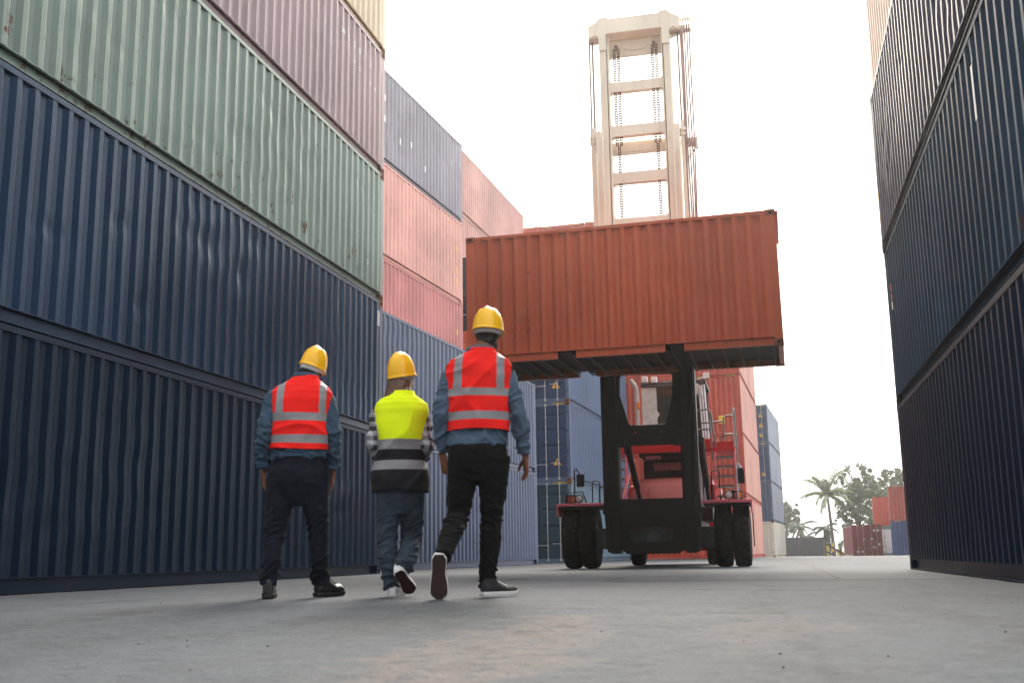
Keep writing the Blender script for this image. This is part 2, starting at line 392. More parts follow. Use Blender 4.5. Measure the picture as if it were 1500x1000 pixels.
PROTO = {}
def proto(L, H):
    """list of (name, mesh, role, key) shared by every container of this size"""
    if (L, H) in PROTO: return PROTO[(L, H)]
    P = []; hx, hy = L / 2, W / 2; cz = .118
    side = lambda sgn: xf(wall_mesh('side_wall', -hx + .15, hx - .15, .16, H - .07), Matrix.Identity(4) if sgn < 0 else RZ(pi))
    a = side(-1); a.transform(T(0, -hy + .008, 0)); P.append(('side_wall', a, 'paint', 'side-'))
    a = side(1); a.transform(T(0, hy - .008, 0)); P.append(('side_wall', a, 'paint', 'side+'))
    e = wall_mesh('end_wall', -hy + .12, hy - .12, .16, H - .12, depth=.045, pitch=.25); e.transform(RZ(pi / 2)); e.transform(T(hx - .012, 0, 0)); P.append(('end_wall', e, 'paint', 'end+'))
    for sy in (-1, 1):
        b = MB(); y0, y1 = sorted((sy * (hy - .004), sy * (hy - .064))); b.box(-hx + .178, hx - .178, y0, y1, H - .075, H - .012); P.append(('top_rail', b.mesh('top_rail'), 'paint', 'tr'))
        b = MB()
        yi, yo = sy * (hy - .082), sy * (hy - .076); b.box(-hx + .178, hx - .178, *sorted((yi, yo)), .012, .165)
        b.box(-hx + .178, hx - .178, *sorted((sy * (hy - .01), sy * (hy - .12))), .012, .02); b.box(-hx + .178, hx - .178, *sorted((sy * (hy - .012), sy * (hy - .12))), .155, .165)
        P.append(('bottom_rail', b.mesh('bottom_rail'), 'paint', 'br'))
        for sx in (-1, 1):
            b = MB(); b.box(*sorted((sx * (hx - .003), sx * (hx - .16))), *sorted((sy * (hy - .003), sy * (hy - .13))), cz, H - cz); P.append(('corner_post', b.mesh('corner_post'), 'paint', 'cp'))
            for zz in (0, H - cz):
                c = casting_mesh('corner_casting'); c.transform(Matrix.Diagonal((-sx, -sy, 1, 1))); c.transform(T(sx * hx, sy * hy, zz))
                if sx * sy < 0: c.flip_normals()
                P.append(('corner_casting', c, 'casting', 'cc'))
    for sx in (-1, 1):
        b = MB(); b.box(*sorted((sx * (hx - .006), sx * (hx - .1))), -hy + .162, hy - .162, H - .115, H - .006); P.append(('door_header' if sx < 0 else 'end_header', b.mesh('header'), 'paint', 'hd'))
        b = MB(); b.box(*sorted((sx * (hx - .006), sx * (hx - .1))), -hy + .162, hy - .162, .012, .15); P.append(('door_sill' if sx < 0 else 'end_sill', b.mesh('sill'), 'paint', 'hd'))
    b = MB(); b.box(-hx + .1, hx - .1, -hy + .06, hy - .06, H - .04, H - .03)
    for i in range(int(L / .3)): x = -hx + .25 + i * .3; b.box(x, x + .16, -hy + .1, hy - .1, H - .03, H - .012)
    P.append(('roof', b.mesh('roof'), 'paint', 'rf'))
    b = MB(); b.box(-hx + .1, hx - .1, -hy + .05, hy - .05, .15, .16); n = int((L - .4) / .3)
    for i in range(n + 1):
        x = -hx + .2 + (L - .4) * i / n; b.box(x - .0025, x + .0025, -hy + .09, hy - .09, .03, .15); b.box(x, x + .045, -hy + .09, hy - .09, .026, .031, 1)
    P.append(('floor', b.mesh('floor'), 'under', 'fl'))
    dw = hy - .135 - .014; dh = H - .115 - .15 - .02
    gr = [dh * .2, dh * .43, dh * .66, dh * .87] if H > 2.7 else [dh * .22, dh * .5, dh * .78]
    for s in (-1, 1):
        d = door_mesh('door', dw, dh, gr)
        if s < 0: d.transform(Matrix.Diagonal((1, -1, 1, 1))); d.flip_normals()
        d.transform(T(-hx + .02, s * .014, .16)); kids = []
        for fy in (.28, .72):
            b = MB(); y = s * (.014 + dw * fy); x = -hx - .012
            b.tube([(x, y, .09), (x, y, H - .06)], .017, 8)
            for z in (.11, H - .09): b.box(x - .022, x + .03, y - .035, y + .035, z - .05, z + .05)
            for z in (.6, H * .5, H - .55): b.box(x - .02, x + .035, y - .026, y + .026, z - .018, z + .018)
            kids.append(('lock_rod', b.mesh('lock_rod'), 'galv'))
            b = MB(); z = .62 if fy < .5 else .68; b.box(x - .03, x - .02, min(y, y + s * .0) - .02 - .28 * (1 if s > 0 else 0), y + .02 + .28 * (1 if s < 0 else 0), z - .014, z + .014); b.box(x - .034, x + .03, y - .02, y + .02, z - .05, z + .05)
            kids.append(('handle', b.mesh('handle'), 'galv'))
        P.append(('door', d, 'door', 'door', kids))
    PROTO[(L, H)] = P; return P
under_m = M['undersid']; M['lip'] = paint('dusty_steel_edge', (.10, .075, .055), .5, .3, .7)
DETAIL = {}
def container(label, group, pos, yaw, L, H, pm, under=None, casting=None, dents=None, skip=(), name='shipping_container', rot=None, doorm=None, sidem=None):
    """pos is the centre of the base; local -x is the door end"""
    o = thing(name, label, 'container', pos, yaw, group, rot)
    for p in proto(L, H):
        nm, me, role, key = p[:4]
        if key in skip: continue
        if dents and key == dents[0]:
            hx = L / 2
            me = wall_mesh('side_wall', -hx + .15, hx - .15, .16, H - .07, 30, dents[1], dents[2], *dents[3:])
            if key == 'side+': xf(me, RZ(pi))
            me.transform(T(0, (-1 if key == 'side-' else 1) * (W / 2 - .008), 0)); smooth_mesh(me, 22)
        c = bpy.data.objects.new(nm, me); COL.objects.link(c); c.parent = o
        mats = {'paint': [sidem if sidem and nm == 'side_wall' else pm], 'casting': [casting or pm, M['hole']], 'under': [under or under_m, M['lip']], 'door': [doorm or pm, M['rubber'], doorm or pm]}[role]
        while len(me.materials) < len(mats): me.materials.append(None)
        for i, m_ in enumerate(mats): c.material_slots[i].link = 'OBJECT'; c.material_slots[i].material = m_
        if len(p) > 4:
            for kn, km, kr in p[4]:
                k = bpy.data.objects.new(kn, km); COL.objects.link(k); k.parent = c
                if not km.materials: km.materials.append(M['galv'])
    return o
def hazard_mark(parent, L, H, end, sy=(-1, 1)):
    for s in sy:
        b = MB(); x = end * (L / 2 - .004); b.box(*sorted((x, x + end * .004)), *sorted((s * (W / 2 - .22), s * (W / 2 - .62))), H - .075, H - .015)
        b.build('hazard_mark', M['hazard'], parent)
def triangle_sticker(parent, L, y, z, s=.16):
    b = MB(); x = -L / 2 + .02 - .003
    Mx = Matrix(((0, 1, 0, x), (1, 0, 0, y), (0, 0, 1, z), (0, 0, 0, 1)))
    b.prism([(-s, -s * .85), (s, -s * .85), (0, s * .85)], -.002, 0, 0, Mx)
    b.prism([(-.02, -s * .35), (.02, -s * .35), (.03, s * .3), (-.03, s * .3)], -.004, -.002, 1, Mx); b.box(-.018, .018, -.004, -.002, -s * .68, -s * .47, 1, Mx)
    b.build('warning_sticker', [M['yellow'], M['ink']], parent)
def letters(parent, txt, x, z, size, side, mat, dx=PITCH_C, name='lettering', step_z=0.):
    """stencilled characters, one on each outer rib of the side sheet"""
    for i, ch in enumerate(txt):
        if ch == ' ': continue
        cu = bpy.data.curves.new('ch', 'FONT'); cu.body = ch; cu.size = size; cu.extrude = .001; cu.align_x = 'CENTER'
        to = bpy.data.objects.new('ch', cu); me = bpy.data.meshes.new_from_object(to); bpy.data.objects.remove(to); bpy.data.curves.remove(cu)
        me.transform(Matrix.Rotation(pi / 2, 4, 'X'))
        if side == 'side+': me.transform(RZ(pi))
        me.transform(T(x + i * dx * (1 if side == 'side-' else -1), (-1 if side == 'side-' else 1) * (W / 2 - .005), z + i * step_z))
        link(name, me, mat, parent)
def rib_x(L, k):
    """x of the k-th outer rib counted from the -x end"""
    u0, u1 = -L / 2 + .15, L / 2 - .15; n = int((u1 - u0 - .08) / PITCH_C); m = (u1 - u0 - n * PITCH_C) / 2
    return u0 + m + k * PITCH_C
PN = dict(  # salmon, rose, mauve, grey blue and far red are whitened to include haze wash
    navy1=paint('navy_paint_dark', (.0045, .0135, .031), .25, .35, .38, .3, .4, 1, .15, (.32, .60, 1)), navy2=paint('navy_paint', (.012, .032, .068), .2, .35, .33, .35, .4, 1, .27, (.36, .62, 1)),
    green=paint('pale_green_paint', (.18, .245, .21), .75, .5, .42, .4, .5, 1, .30), purple=paint('mauve_paint', (.35, .265, .275), .3, .3, .45, .4),
    tan=paint('tan_paint', (.58, .48, .35), .3, .3, .5, .4), blue3=paint('slate_blue_paint', (.058, .085, .155), .15, .45, .38, .3, .4, 1, .30),
    greyb=paint('grey_blue_paint', (.26, .245, .28), .15, .6, .45, .4), pink=paint('salmon_paint', (.66, .35, .30), .2, .4, .5, .4), rose=paint('rose_red_paint', (.50, .205, .195), .2, .4, .5, .4),
    farred=paint('haze_washed_red_paint', (.56, .31, .275), .2, .3, .5, .4), held=paint('brick_red_paint', (.56, .110, .050), .45, .65, .38, .3, .45, .8, .35, (1, .75, .6)),
    dblue=paint('deep_blue_paint', (.030, .055, .120), .2, .3, .4, .25), oside=paint('flare_washed_red_paint', (.62, .33, .27), .1, .3, .5, .3, .3), eside=paint('flare_washed_blue_paint', (.27, .30, .36), .1, .3, .5, .3, .3),  # oside, eside: side walls paled in colour to hold the flare wash
    dside=paint('lit_side_blue_paint', (.085, .125, .205), .15, .7, .42, .25), teal=paint('teal_paint', (.026, .052, .074), .2, .3, .42, .3),  # dside is the lit-side tone of the deep blue containers, put into the colour
    dark=paint('charcoal_blue_paint', (.022, .028, .045), .2, .3, .42, .3), orange=paint('orange_red_paint', (.50, .085, .055), .2, .3, .45, .3), orange2=paint('signal_red_paint', (.45, .075, .05), .25, .3, .45, .3),
    eblue=paint('steel_blue_paint', (.075, .105, .165), .2, .4, .45, .3), cream=paint('cream_paint', (.60, .56, .47), .7, .4, .55, .2), maroon=paint('crimson_paint', (.21, .018, .022), .25, .4, .4, .3),
    fblue=paint('royal_blue_paint', (.025, .055, .165), .2, .3, .45, .3), fgreen=paint('sea_green_paint', (.10, .26, .21), .2, .3, .5, .3),
    rnavy=paint('ink_navy_paint', (.0055, .016, .036), .15, .25, .40, .3, .4, 1, .12, (.4, .65, 1)), rblue=paint('weathered_blue_paint', (.020, .046, .078), .4, .45, .52, .6, .7, 1, .02, (.45, .75, 1)), rmauve=paint('grey_mauve_paint', (.068, .062, .090), .3, .35, .44, .5, .5, 1, .04, (.8, .78, 1)), rtan=paint('sandy_brown_paint', (.70, .50, .36), .3, .3, .45, .4),
)
Q2 = pi / 2
# near stack on the left (its +X side faces the yard): local -y looks to world +X with yaw +90
gL = 'containers in the tall near stack on the left'
XL, YL = -7.11, 19.24; L40, L20 = 12.192, 6.058
S1 = [('dark navy container on the ground behind the three workers', 'navy1', ST, .7), ('blue container with rippled dents, second from the ground behind the workers', 'navy2', ST, 1.0), ('pale green container with rust chips in the left stack', 'green', ST, .5), ('greyish mauve container lying on the pale green one', 'purple', ST, .5), ('sandy tan container at the top left, above the mauve one', 'tan', 2.565, .5)]
z = 0
for i, (lb, pk, h, am) in enumerate(S1):
    c = container(lb, gL, (XL - W / 2, YL - L40 / 2, z), Q2, L40, ST, PN[pk], dents=('side-', 11 + i, am), casting=M['rusty'] if pk != 'navy1' else None); z += h
    if i == 3:
        k0 = 35; letters(c, 'WS58 2', rib_x(L40, k0), ST - .62, .17, 'side-', M['white']); letters(c, '45 3R', rib_x(L40, k0 + 2), ST - .95, .12, 'side-', M['white'], step_z=-.02)
    if i == 2: letters(c, 'S  ', rib_x(L40, 40), .55, .14, 'side-', M['white'])
    if i == 1:
        b = MB(); x = rib_x(L40, 42); b.box(x - .03, x + .10, -W / 2 + .003, -W / 2 + .006, ST - .52, ST - .22); b.build('sticker', simple('grey_plate', (.42, .43, .44)), c)
# near stack on the right: its -X side (local +y) faces the yard
gR = 'containers in the near stack on the right'
XR, YR = 2.117, 18.34
z = 0
for i, (lb, pk, h, am) in enumerate([('ink navy container on the ground at the right edge', 'rnavy', ST, .6), ('weathered blue container with patchy overspray, second in the right stack', 'rblue', ST, .4), ('grey mauve container with rippled ribs in the right stack', 'rmauve', 2.751, .9), ('sandy brown container at the top right', 'rtan', ST, .4)]):
    c = container(lb, gR, (XR + W / 2 + (.03 if i > 2 else -.02 if i == 2 else 0), YR - L40 / 2, z), Q2, L40, ST, PN[pk], dents=('side+', 31 + i, am))
    if h > 2.7: c.scale = (1, 1, h / ST)
    if i == 1:
        b = MB(); x = rib_x(L40, 41) - .02
        for dz, mi in ((.0, 0), (.16, 0), (.3, 1)): b.box(x - .03, x + .09, W / 2 - .006, W / 2 - .003, ST - .78 - dz, ST - .66 - dz, mi)
        b.build('sticker', [simple('red_sticker', (.45, .02, .03)), M['white']], c)
        b = MB(); xx = rib_x(L40, 14)
        b.box(xx - .03, xx + .04, W / 2 - .006, W / 2 - .003, ST - .9, ST - .35, 0); b.build('sticker', [M['white']], c)
    if i == 2:
        b = MB(); b.box(L40 / 2 - .12, L40 / 2 - .05, W / 2 - .001, W / 2 + .001, .55, 1.0); b.build('sticker', [M['yellow']], c)
    z += h
# second row on the left, turned a little towards the lane
a5 = radians(4.85); ex = V((sin(a5), cos(a5), 0)); ey = V((-cos(a5), sin(a5), 0))
def row(end, off, z, L=L40): # end = far front corner; off = metres back from the front plane
    p = V((*end, 0)) - ex * (L / 2) + ey * (W / 2 + off); return (p.x, p.y, z)
g2 = 'slate blue containers behind the near left stack'
E2 = (-7.27, 34.12)
for i, lb in enumerate(('slate blue container on the ground behind the tallest worker', 'slate blue container lying on another slate blue one')):
    c = container(lb, g2, row(E2, 0, i * HC), Q2 - a5, L40, HC, PN['blue3'], dents=('side-', 51 + i, .5)); hazard_mark(c, L40, HC, 1, (-1,))
g3 = 'containers stacked behind the slate blue pair'
for i, (lb, pk) in enumerate((('rose red container with white streaks, just above the slate blue pair', 'rose'), ('salmon pink container under the grey blue one', 'pink'), ('grey blue container on top of the salmon one', 'greyb'))):
    c = container(lb, g3, row(E2, W + .09, (2 + i) * HC), Q2 - a5, L40, HC, PN[pk], dents=('side-', 61 + i, .7 if i == 2 else .4))
    if i == 0:
        b = MB(); hh = (.45, .25, .4, .5, .35, .3, .4)
        for k, h_ in enumerate(hh): x = rib_x(L40, 21 + k * 1) ; b.box(x - .04, x + .05, -W / 2 + .003, -W / 2 + .006, .75 - .02 * k, .75 - .02 * k + h_)
        b.build('lettering', [M['white']], c)
    if i == 2:
        for kx, zz in ((20, 1.9), (20, 1.25), (24, .95), (27, 1.15), (31, .75)):
            b = MB(); x = rib_x(L40, kx); b.box(x - .03, x + .04, -W / 2 + .003, -W / 2 + .006, zz, zz + .2); b.build('sticker', M['white'], c)
    if i < 2:
        b = MB(); x = rib_x(L40, 41)
        for zz in (.62, 1.0, 1.75): b.box(x - .04, x + .05, -W / 2 + .003, -W / 2 + .006, zz, zz + .2)
        b.build('sticker', [M['yellow']], c)
# block with the door ends towards the camera
YD = 38.45
aD = radians(2.8)
def corner_pos(cn, a, z, L=L40):
    p = V((*cn, 0)) + V((sin(a), cos(a), 0)) * (L / 2) + V((-cos(a), sin(a), 0)) * (W / 2); return (p.x, p.y, z)
gD = 'blue containers showing their door ends'
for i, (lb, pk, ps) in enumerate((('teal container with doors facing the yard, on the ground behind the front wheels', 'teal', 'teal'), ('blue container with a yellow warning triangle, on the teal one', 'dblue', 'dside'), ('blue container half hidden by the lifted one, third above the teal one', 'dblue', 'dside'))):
    c = container(lb, gD, corner_pos((-6.93, YD), aD, i * HC), Q2 - aD, L40, HC, PN[ps] if i else paint('lit_side_teal_paint', (.10, .155, .205), .2, .4), doorm=PN[pk], casting=M['rusty'])  # lighter body colour stands for the lit side of the teal container
    hazard_mark(c, L40, HC, -1)
    if i: triangle_sticker(c, L40, -.72, .72 if i == 1 else .66, .15)
c = container('charcoal container end in the gap left of the lifted one', 'charcoal and red containers left of the lifted one', (-9.47 - W / 2, YD + L40 / 2, 3 * HC), Q2, L40, HC, PN['dark'])
b = MB(); b.box(-L40 / 2 + .014, -L40 / 2 + .017, -.98, -.72, 1.15, 1.55); b.build('sticker', [M['yellow']], c)
c = container('dull red container end below the charcoal one', 'charcoal and red containers left of the lifted one', (-9.47 - W / 2, YD + L40 / 2, 2 * HC), Q2, L40, HC, PN['held'])
gQ = 'pale red containers high behind the grey blue one'
aq = radians(2.9)
for i, lb in ((4, 'pale red container under the topmost far one'), (5, 'topmost pale red container high behind the grey blue one')):
    container(lb, gQ, (-11.45 - W / 2 - .3, 51.6 - L40 / 2, i * HC), Q2 - aq, L40, HC, PN['farred'])
# wall of red containers seen end-on (the plain ends towards the camera)
gB = 'red containers seen end-on behind the lift truck'
YB = 51.95
seen = {1: ((0, 'orange red container on the ground right of the lift truck'), (1, 'orange red container behind the ladder of the lift truck'), (2, 'orange red container with a yellow patch, above the ladder'), (3, 'orange red container just under the right end of the lifted one')),
        2: ((0, 'red container on the ground seen under the lift truck'), (1, 'red container behind the bonnet of the lift truck'), (2, 'red container behind the cab of the lift truck'), (3, 'red container seen through the top of the mast window')),
        3: ((1, 'red container squeezed between blue side and bonnet'), (2, 'red container end beside the exhaust pipe'), (3, 'red container end at the upper left corner of the mast window'), (5, 'topmost red container end just left of the mast')),
        4: ((5, 'topmost red container end in the middle of the far row'),), 5: ((5, 'topmost red container end beside the pale red one'),)}
for k, tiers in seen.items():
    xr = -1.02 - (k - 1) * 2.472
    for i, lb in tiers:
        c = container(lb, gB, corner_pos((-1.03 - (k - 1) * 2.472 * cos(aD) + .01 * ((i * 7 + k) % 3), YB + (k - 1) * .12 + .04 * ((i * 5 + k) % 3)), aD, i * HC - (.36 if i == 5 else 0)), -Q2 - aD, L40, HC, PN['orange' if (i + k) % 2 == 0 or k == 1 else 'orange2'], sidem=PN['oside'])
        hazard_mark(c, L40, HC, 1)
        if k == 1 and i == 2:
            b = MB(); b.box(L40 / 2 - .01, L40 / 2 - .006, .12, .42, .55, .92); b.build('sticker', [M['yellow']], c)
# blue stack further right
gE = 'containers in the narrow stack beyond the red ones'
z = gz(0, 84)
for i, (lb, pk, h) in enumerate((('rust stained cream container under the narrow blue stack', 'cream', ST), ('steel blue container lying on the cream one', 'eblue', HC), ('steel blue container below the topmost of the narrow stack', 'eblue', HC), ('steel blue container with three warning triangles, topmost of the narrow stack', 'eblue', HC))):
    c = container(lb, gE, corner_pos((.24, 82.3), radians(4.4), z), (Q2 if i > 1 else -Q2) - radians(4.4), L40, h, PN[pk], doorm=PN['dblue'] if i > 1 else None, casting=M['rusty'] if i < 2 else None, sidem=PN['eside'] if i else None)
    if i > 1:
        hazard_mark(c, L40, HC, -1)
        for q in ((.62, 1.35, 2.1) if i == 3 else (.62,)): triangle_sticker(c, L40, -.72, q, .17)
    z += h
# far yard on the right
gF = 'containers at the far end of the yard'
c = container('crimson container with closed doors at the far end', gF, (6.72 + W / 2, 97 + L40 / 2, gz(7, 97)), Q2, L40, ST, PN['maroon']); hazard_mark(c, L40, ST, -1, (1,))
b = MB()
for yy, zz in ((-.95, .95), (-.5, .72), (.45, .35), (.8, .35), (-.9, 2.1), (-.6, 2.1), (-.35, 1.4), (.3, 1.35)): b.box(-L40 / 2 + .012, -L40 / 2 + .017, yy - .08, yy + .08, zz - .09, zz + .09)
b.build('sticker', [M['white']], c)
def left_corner(cn, a, z):
    p = V((*cn, 0)) + V((sin(a), cos(a), 0)) * (L40 / 2) + V((cos(a), -sin(a), 0)) * (W / 2); return (p.x, p.y, z)
aW, aV = radians(4.6), radians(5.3)
cw = container('white and green container behind the crimson one', gF, left_corner((9.17, 103), aW, gz(9, 103)), -Q2 - aW, L40, ST, PN['fgreen'])
b = MB(); b.box(L40 / 2 - .02, L40 / 2 - .008, -W / 2 + .3, W / 2 - .2, .2, ST - .3); b.build('sign_panel', [simple('white_panel', (.75, .76, .78), .5)], cw)
for i, ch in enumerate('EVMLCWTA'):
    cu = bpy.data.curves.new('ch', 'FONT'); cu.body = ch; cu.size = .26; cu.extrude = .001; cu.align_x = 'CENTER'
    to = bpy.data.objects.new('ch', cu); me = bpy.data.meshes.new_from_object(to); bpy.data.objects.remove(to); bpy.data.curves.remove(cu)
    me.transform(Matrix.Rotation(pi / 2, 4, 'X')); me.transform(RZ(pi / 2)); me.transform(T(L40 / 2 - .005, -W / 2 + .75, ST - .62 - i * .25)); link('lettering', me, M['ink'], cw)
container('bright red container lying on the white and green one', gF, left_corner((9.13, 103), aW, gz(9, 103) + ST), -Q2 - aW, L40, ST, PN['orange2'])
c = container('royal blue container on the ground beside the right stack', gF, left_corner((8.97, 87), aV, gz(9, 87)), -Q2 - aV, L40, ST, PN['fblue']); hazard_mark(c, L40, ST, 1, (-1,))
c = container('brick red container with pale streaks lying on the royal blue one', gF, left_corner((8.93, 87), aV, gz(9, 87) + ST), -Q2 - aV, L40, ST, paint('worn_red_paint', (.38, .075, .06), .4, .8)); hazard_mark(c, L40, ST, 1, (-1,))
container('charcoal container standing broadside in front of the far palms', gF, (4.95, 158, gz(4, 158)), 0, L20, ST, PN['dark'])
# the lifted container
held = container('brick red container raised in the air by the lift truck', None, (-2.57, 20.0 + W / 2 - .06, 4.0), 0, L20, ST, PN['held'], casting=paint('brown_casting_paint', (.26, .085, .05), .6, .4, .6), dents=('side-', 71, .35, .056, .266), rot=(0, -radians(.35), -radians(1.0)), skip=('br',))
for sy in (-1, 1):
    b = MB(); hx, hy = L20 / 2, W / 2
    for x0, x1 in ((-hx + .178, -hx + 1.82), (-hx + 2.17, hx - 2.17), (hx - 1.82, hx - .178)):
        b.box(x0, x1, *sorted((sy * (hy - .056), sy * (hy - .05))), .012, .165); b.box(x0, x1, *sorted((sy * (hy - .01), sy * (hy - .12))), .012, .02)
    b.box(-hx + .178, hx - .178, *sorted((sy * (hy - .012), sy * (hy - .12))), .155, .165)
    b.build('bottom_rail', PN['held'], held)
b = MB()
for cx, cz, r in ((-hx + 1.02, .75, .10), (-hx + 1.22, .55, .13), (-hx + 1.12, .95, .07), (-hx + .95, .48, .08)):
    pts = [(cx + r * (1 - .02 * k) * cos(k * .55), -hy + .004, cz + r * sin(k * .8) + .004 * k) for k in range(16)]; b.tube(pts, .006, 5)
b.build('chalk_mark', simple('chalk', (.50, .16, .10), .9), held)
for x in (-hx + 1.82, hx - 2.17):
    b = MB()
    b.box(x, x + .35, -hy + .06, hy - .06, .13, .14); b.box(x - .006, x, -hy + .05, hy - .05, .012, .15); b.box(x + .35, x + .356, -hy + .05, hy - .05, .012, .15)
    b.build('fork_pocket', M['undersid'], held)
# ---------------------------------------------------------------- container lift truck
PT = dict(tan=paint('flare_washed_mast_paint', (.82, .75, .63), .12, .12, .55, .25, .3), red=paint('truck_red_paint', (.46, .022, .022), .1, .25, .4, .3, .3, 1.5),  # sand tone of the upper mast has the sun-flare wash painted in
          hood=paint('pale_pink_hood_paint', (.60, .20, .19), .05, .2, .5, .3, .2, 1.5), fender=paint('fender_red_paint', (.60, .12, .15), .1, .25, .45, .3, .3, 1.5),  # hood is a paler pink than the truck red
          chain=simple('chain_steel', (.16, .075, .05), .6, .2), rod=simple('chrome_rod', (.30, .22, .20), .5, .3), hose=simple('hose_rubber', (.38, .26, .24), .7, spec=.1),
          grey=simple('rail_grey', (.16, .155, .15), .5, .2), step=simple('step_tread', (.22, .20, .19), .7, .2, bump=.4, scale=20), silver=simple('silver_paint', (.62, .62, .64), .4, .3),
          cabp=simple('pale_cab_panel', (.52, .56, .54), .45), glow=simple('amber_lens', (.75, .22, .02), .25), redlens=simple('red_lens', (.30, .03, .015), .2), lens=simple('lamp_lens', (.55, .53, .48), .12, .2))
gm, gnt, gb = new_mat('tinted_glass'); gb.inputs['Base Color'].default_value = (.045, .05, .045, 1); gb.inputs['Roughness'].default_value = .06; gb.inputs['Alpha'].default_value = .55
PT['glass'] = gm
BLK = M['black']
tr = thing('lift_truck', 'red heavy container lift truck with tall two stage mast holding the raised container', 'lift truck', (-2.385, 23.4, 0))
OX, OY = 2.385, -23.4                      # below: world X+OX, Y+OY -> local
def bx(b, x0, x1, y0, y1, z0, z1, mi=0): b.box(x0 + OX, x1 + OX, y0 + OY, y1 + OY, z0, z1, mi)
def pr(b, pts, y0, y1, mi=0): b.prism([(x + OX, z) for x, z in pts], y0 + OY, y1 + OY, mi)
def tb(b, pts, r, n=10, mi=0): b.tube([(x + OX, y + OY, z) for x, y, z in pts], r, n, mi)
MX = -2.385
def mir(p): return [(2 * MX - x, z) for x, z in p][::-1]
# lower mast columns (dark)
for s in (-1, 1):
    b = MB(); f = (lambda x: x) if s < 0 else (lambda x: 2 * MX - x)
    def bb(x0, x1, *a): bx(b, *sorted((f(x0), f(x1))), *a)
    bb(-3.39, -3.24, 22.62, 22.98, 1.1, 5.2); bb(-3.24, -3.06, 22.56, 22.98, .30, 5.2); bb(-3.06, -3.035, 22.60, 22.98, .35, 5.2)
    bb(-3.43, -3.39, 22.7, 22.95, 1.12, 1.2)
    pts = [(-3.39, 1.12), (-3.34, .34), (-3.24, .30), (-3.24, 1.12)]
    pr(b, pts if s < 0 else mir(pts), 22.66, 22.95)
    bb(-3.36, -3.28, 22.55, 22.62, 1.5, 4.6)
    b.build('mast_column', BLK, tr, bevel=.012)
    # outer channel of the upper part, lift cylinder and rods
    b = MB()
    bb(-3.32, -3.20, 22.66, 22.98, 5.2, 9.66); bb(-3.20, -3.16, 22.62, 22.74, 5.2, 9.55); bb(-3.33, -3.29, 22.60, 22.68, 5.2, 9.1)
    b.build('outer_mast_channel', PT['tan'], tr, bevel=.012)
    b = MB(); x = f(-3.40); tb(b, [(x, 22.86, 4.4), (x, 22.86, 9.5)], .062, 18); tb(b, [(x, 22.86, 9.42), (x, 22.86, 9.47)], .085, 18); tb(b, [(x, 22.86, 9.54), (x, 22.86, 9.60)], .088, 18); tb(b, [(x, 22.86, 9.5), (x, 22.86, 9.78)], .068, 18)
    for k in range(8): a = 2 * pi * k / 8; tb(b, [(x + .078 * cos(a), 22.86 + .078 * sin(a), 9.45), (x + .078 * cos(a), 22.86 + .078 * sin(a), 9.615)], .009, 6)
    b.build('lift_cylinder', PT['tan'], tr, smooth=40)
    b = MB(); tb(b, [(x - .035, 22.86, 9.7), (x - .035, 22.86, 12.0)], .020, 8); tb(b, [(x + .035, 22.86, 9.7), (x + .035, 22.86, 12.0)], .024, 8); b.build('lift_rod', PT['rod'], tr, smooth=40)
    # inner mast column
    b = MB(); bb(-3.19, -3.04, 22.70, 22.78, 4.4, 12.0); bb(-3.13, -3.09, 22.78, 22.98, 4.4, 12.0); bb(-3.19, -3.02, 22.98, 23.06, 4.4, 12.0); bb(-3.02, -2.985, 22.76, 23.02, 4.4, 12.0)
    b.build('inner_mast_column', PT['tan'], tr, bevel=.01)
    # lift chain
    b = MB(); x = f(-2.82); z = 4.6
    while z < 11.72:
        for dx in ((-.046, .046) if z > 9.3 else (0,)):
            tb(b, [(x + dx - .034, 22.88, z), (x + dx + .034, 22.88, z)], .017, 6)
            k = int(z * 100) % 2
            for e in (-.024, .024): bx(b, x + dx + e - .006, x + dx + e + .006, 22.86, 22.90, z - .01, z + .040)
        z += .058
    tb(b, [(x, 22.88, 11.66), (x, 22.88, 11.78)], .04, 8)
    b.build('lift_chain', PT['chain'], tr)
    # tilt cylinder
    b = MB(); x = -2.93 if s < 0 else -1.36; x2 = x + .02
    tb(b, [(x, 23.1, 2.66), (x2, 24.6, 1.78)], .075, 14); tb(b, [(x2, 24.6, 1.78), (x2, 25.6, 1.2)], .05, 12); tb(b, [(x, 23.1, 2.66), (x, 23.4, 2.484)], .095, 14)
    b.build('tilt_cylinder', BLK, tr, smooth=40)
# cross members of the inner mast
def arc(cx, cz, r, a0, a1, n=6): return [(cx + r * cos(a0 + (a1 - a0) * i / n), cz + r * sin(a0 + (a1 - a0) * i / n)) for i in range(n + 1)]
def flared(x0, x1, z0, z1, r=.09):
    return arc(x0 + r, z0 - r, r, pi, pi / 2) + arc(x1 - r, z0 - r, r, pi / 2, 0) + arc(x1 - r, z1 + r, r, 0, -pi / 2) + arc(x0 + r, z1 + r, r, -pi / 2, -pi)
for z0, z1, y in ((10.63, 10.86, 22.84), (9.54, 9.79, 22.80), (8.44, 8.69, 22.84), (7.34, 7.62, 22.84), (5.9, 6.2, 22.84)):
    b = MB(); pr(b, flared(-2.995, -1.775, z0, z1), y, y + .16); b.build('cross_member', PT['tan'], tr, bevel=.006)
b = MB(); pr(b, flared(-3.16, -1.61, 9.26, 9.5, .06), 23.08, 23.30); tb(b, [(-2.9, 23.1, 9.25), (-2.5, 23.05, 9.20), (-2.1, 23.1, 9.25), (-1.9, 23.1, 9.30)], .012, 6); b.build('cross_member', PT['tan'], tr, bevel=.006)
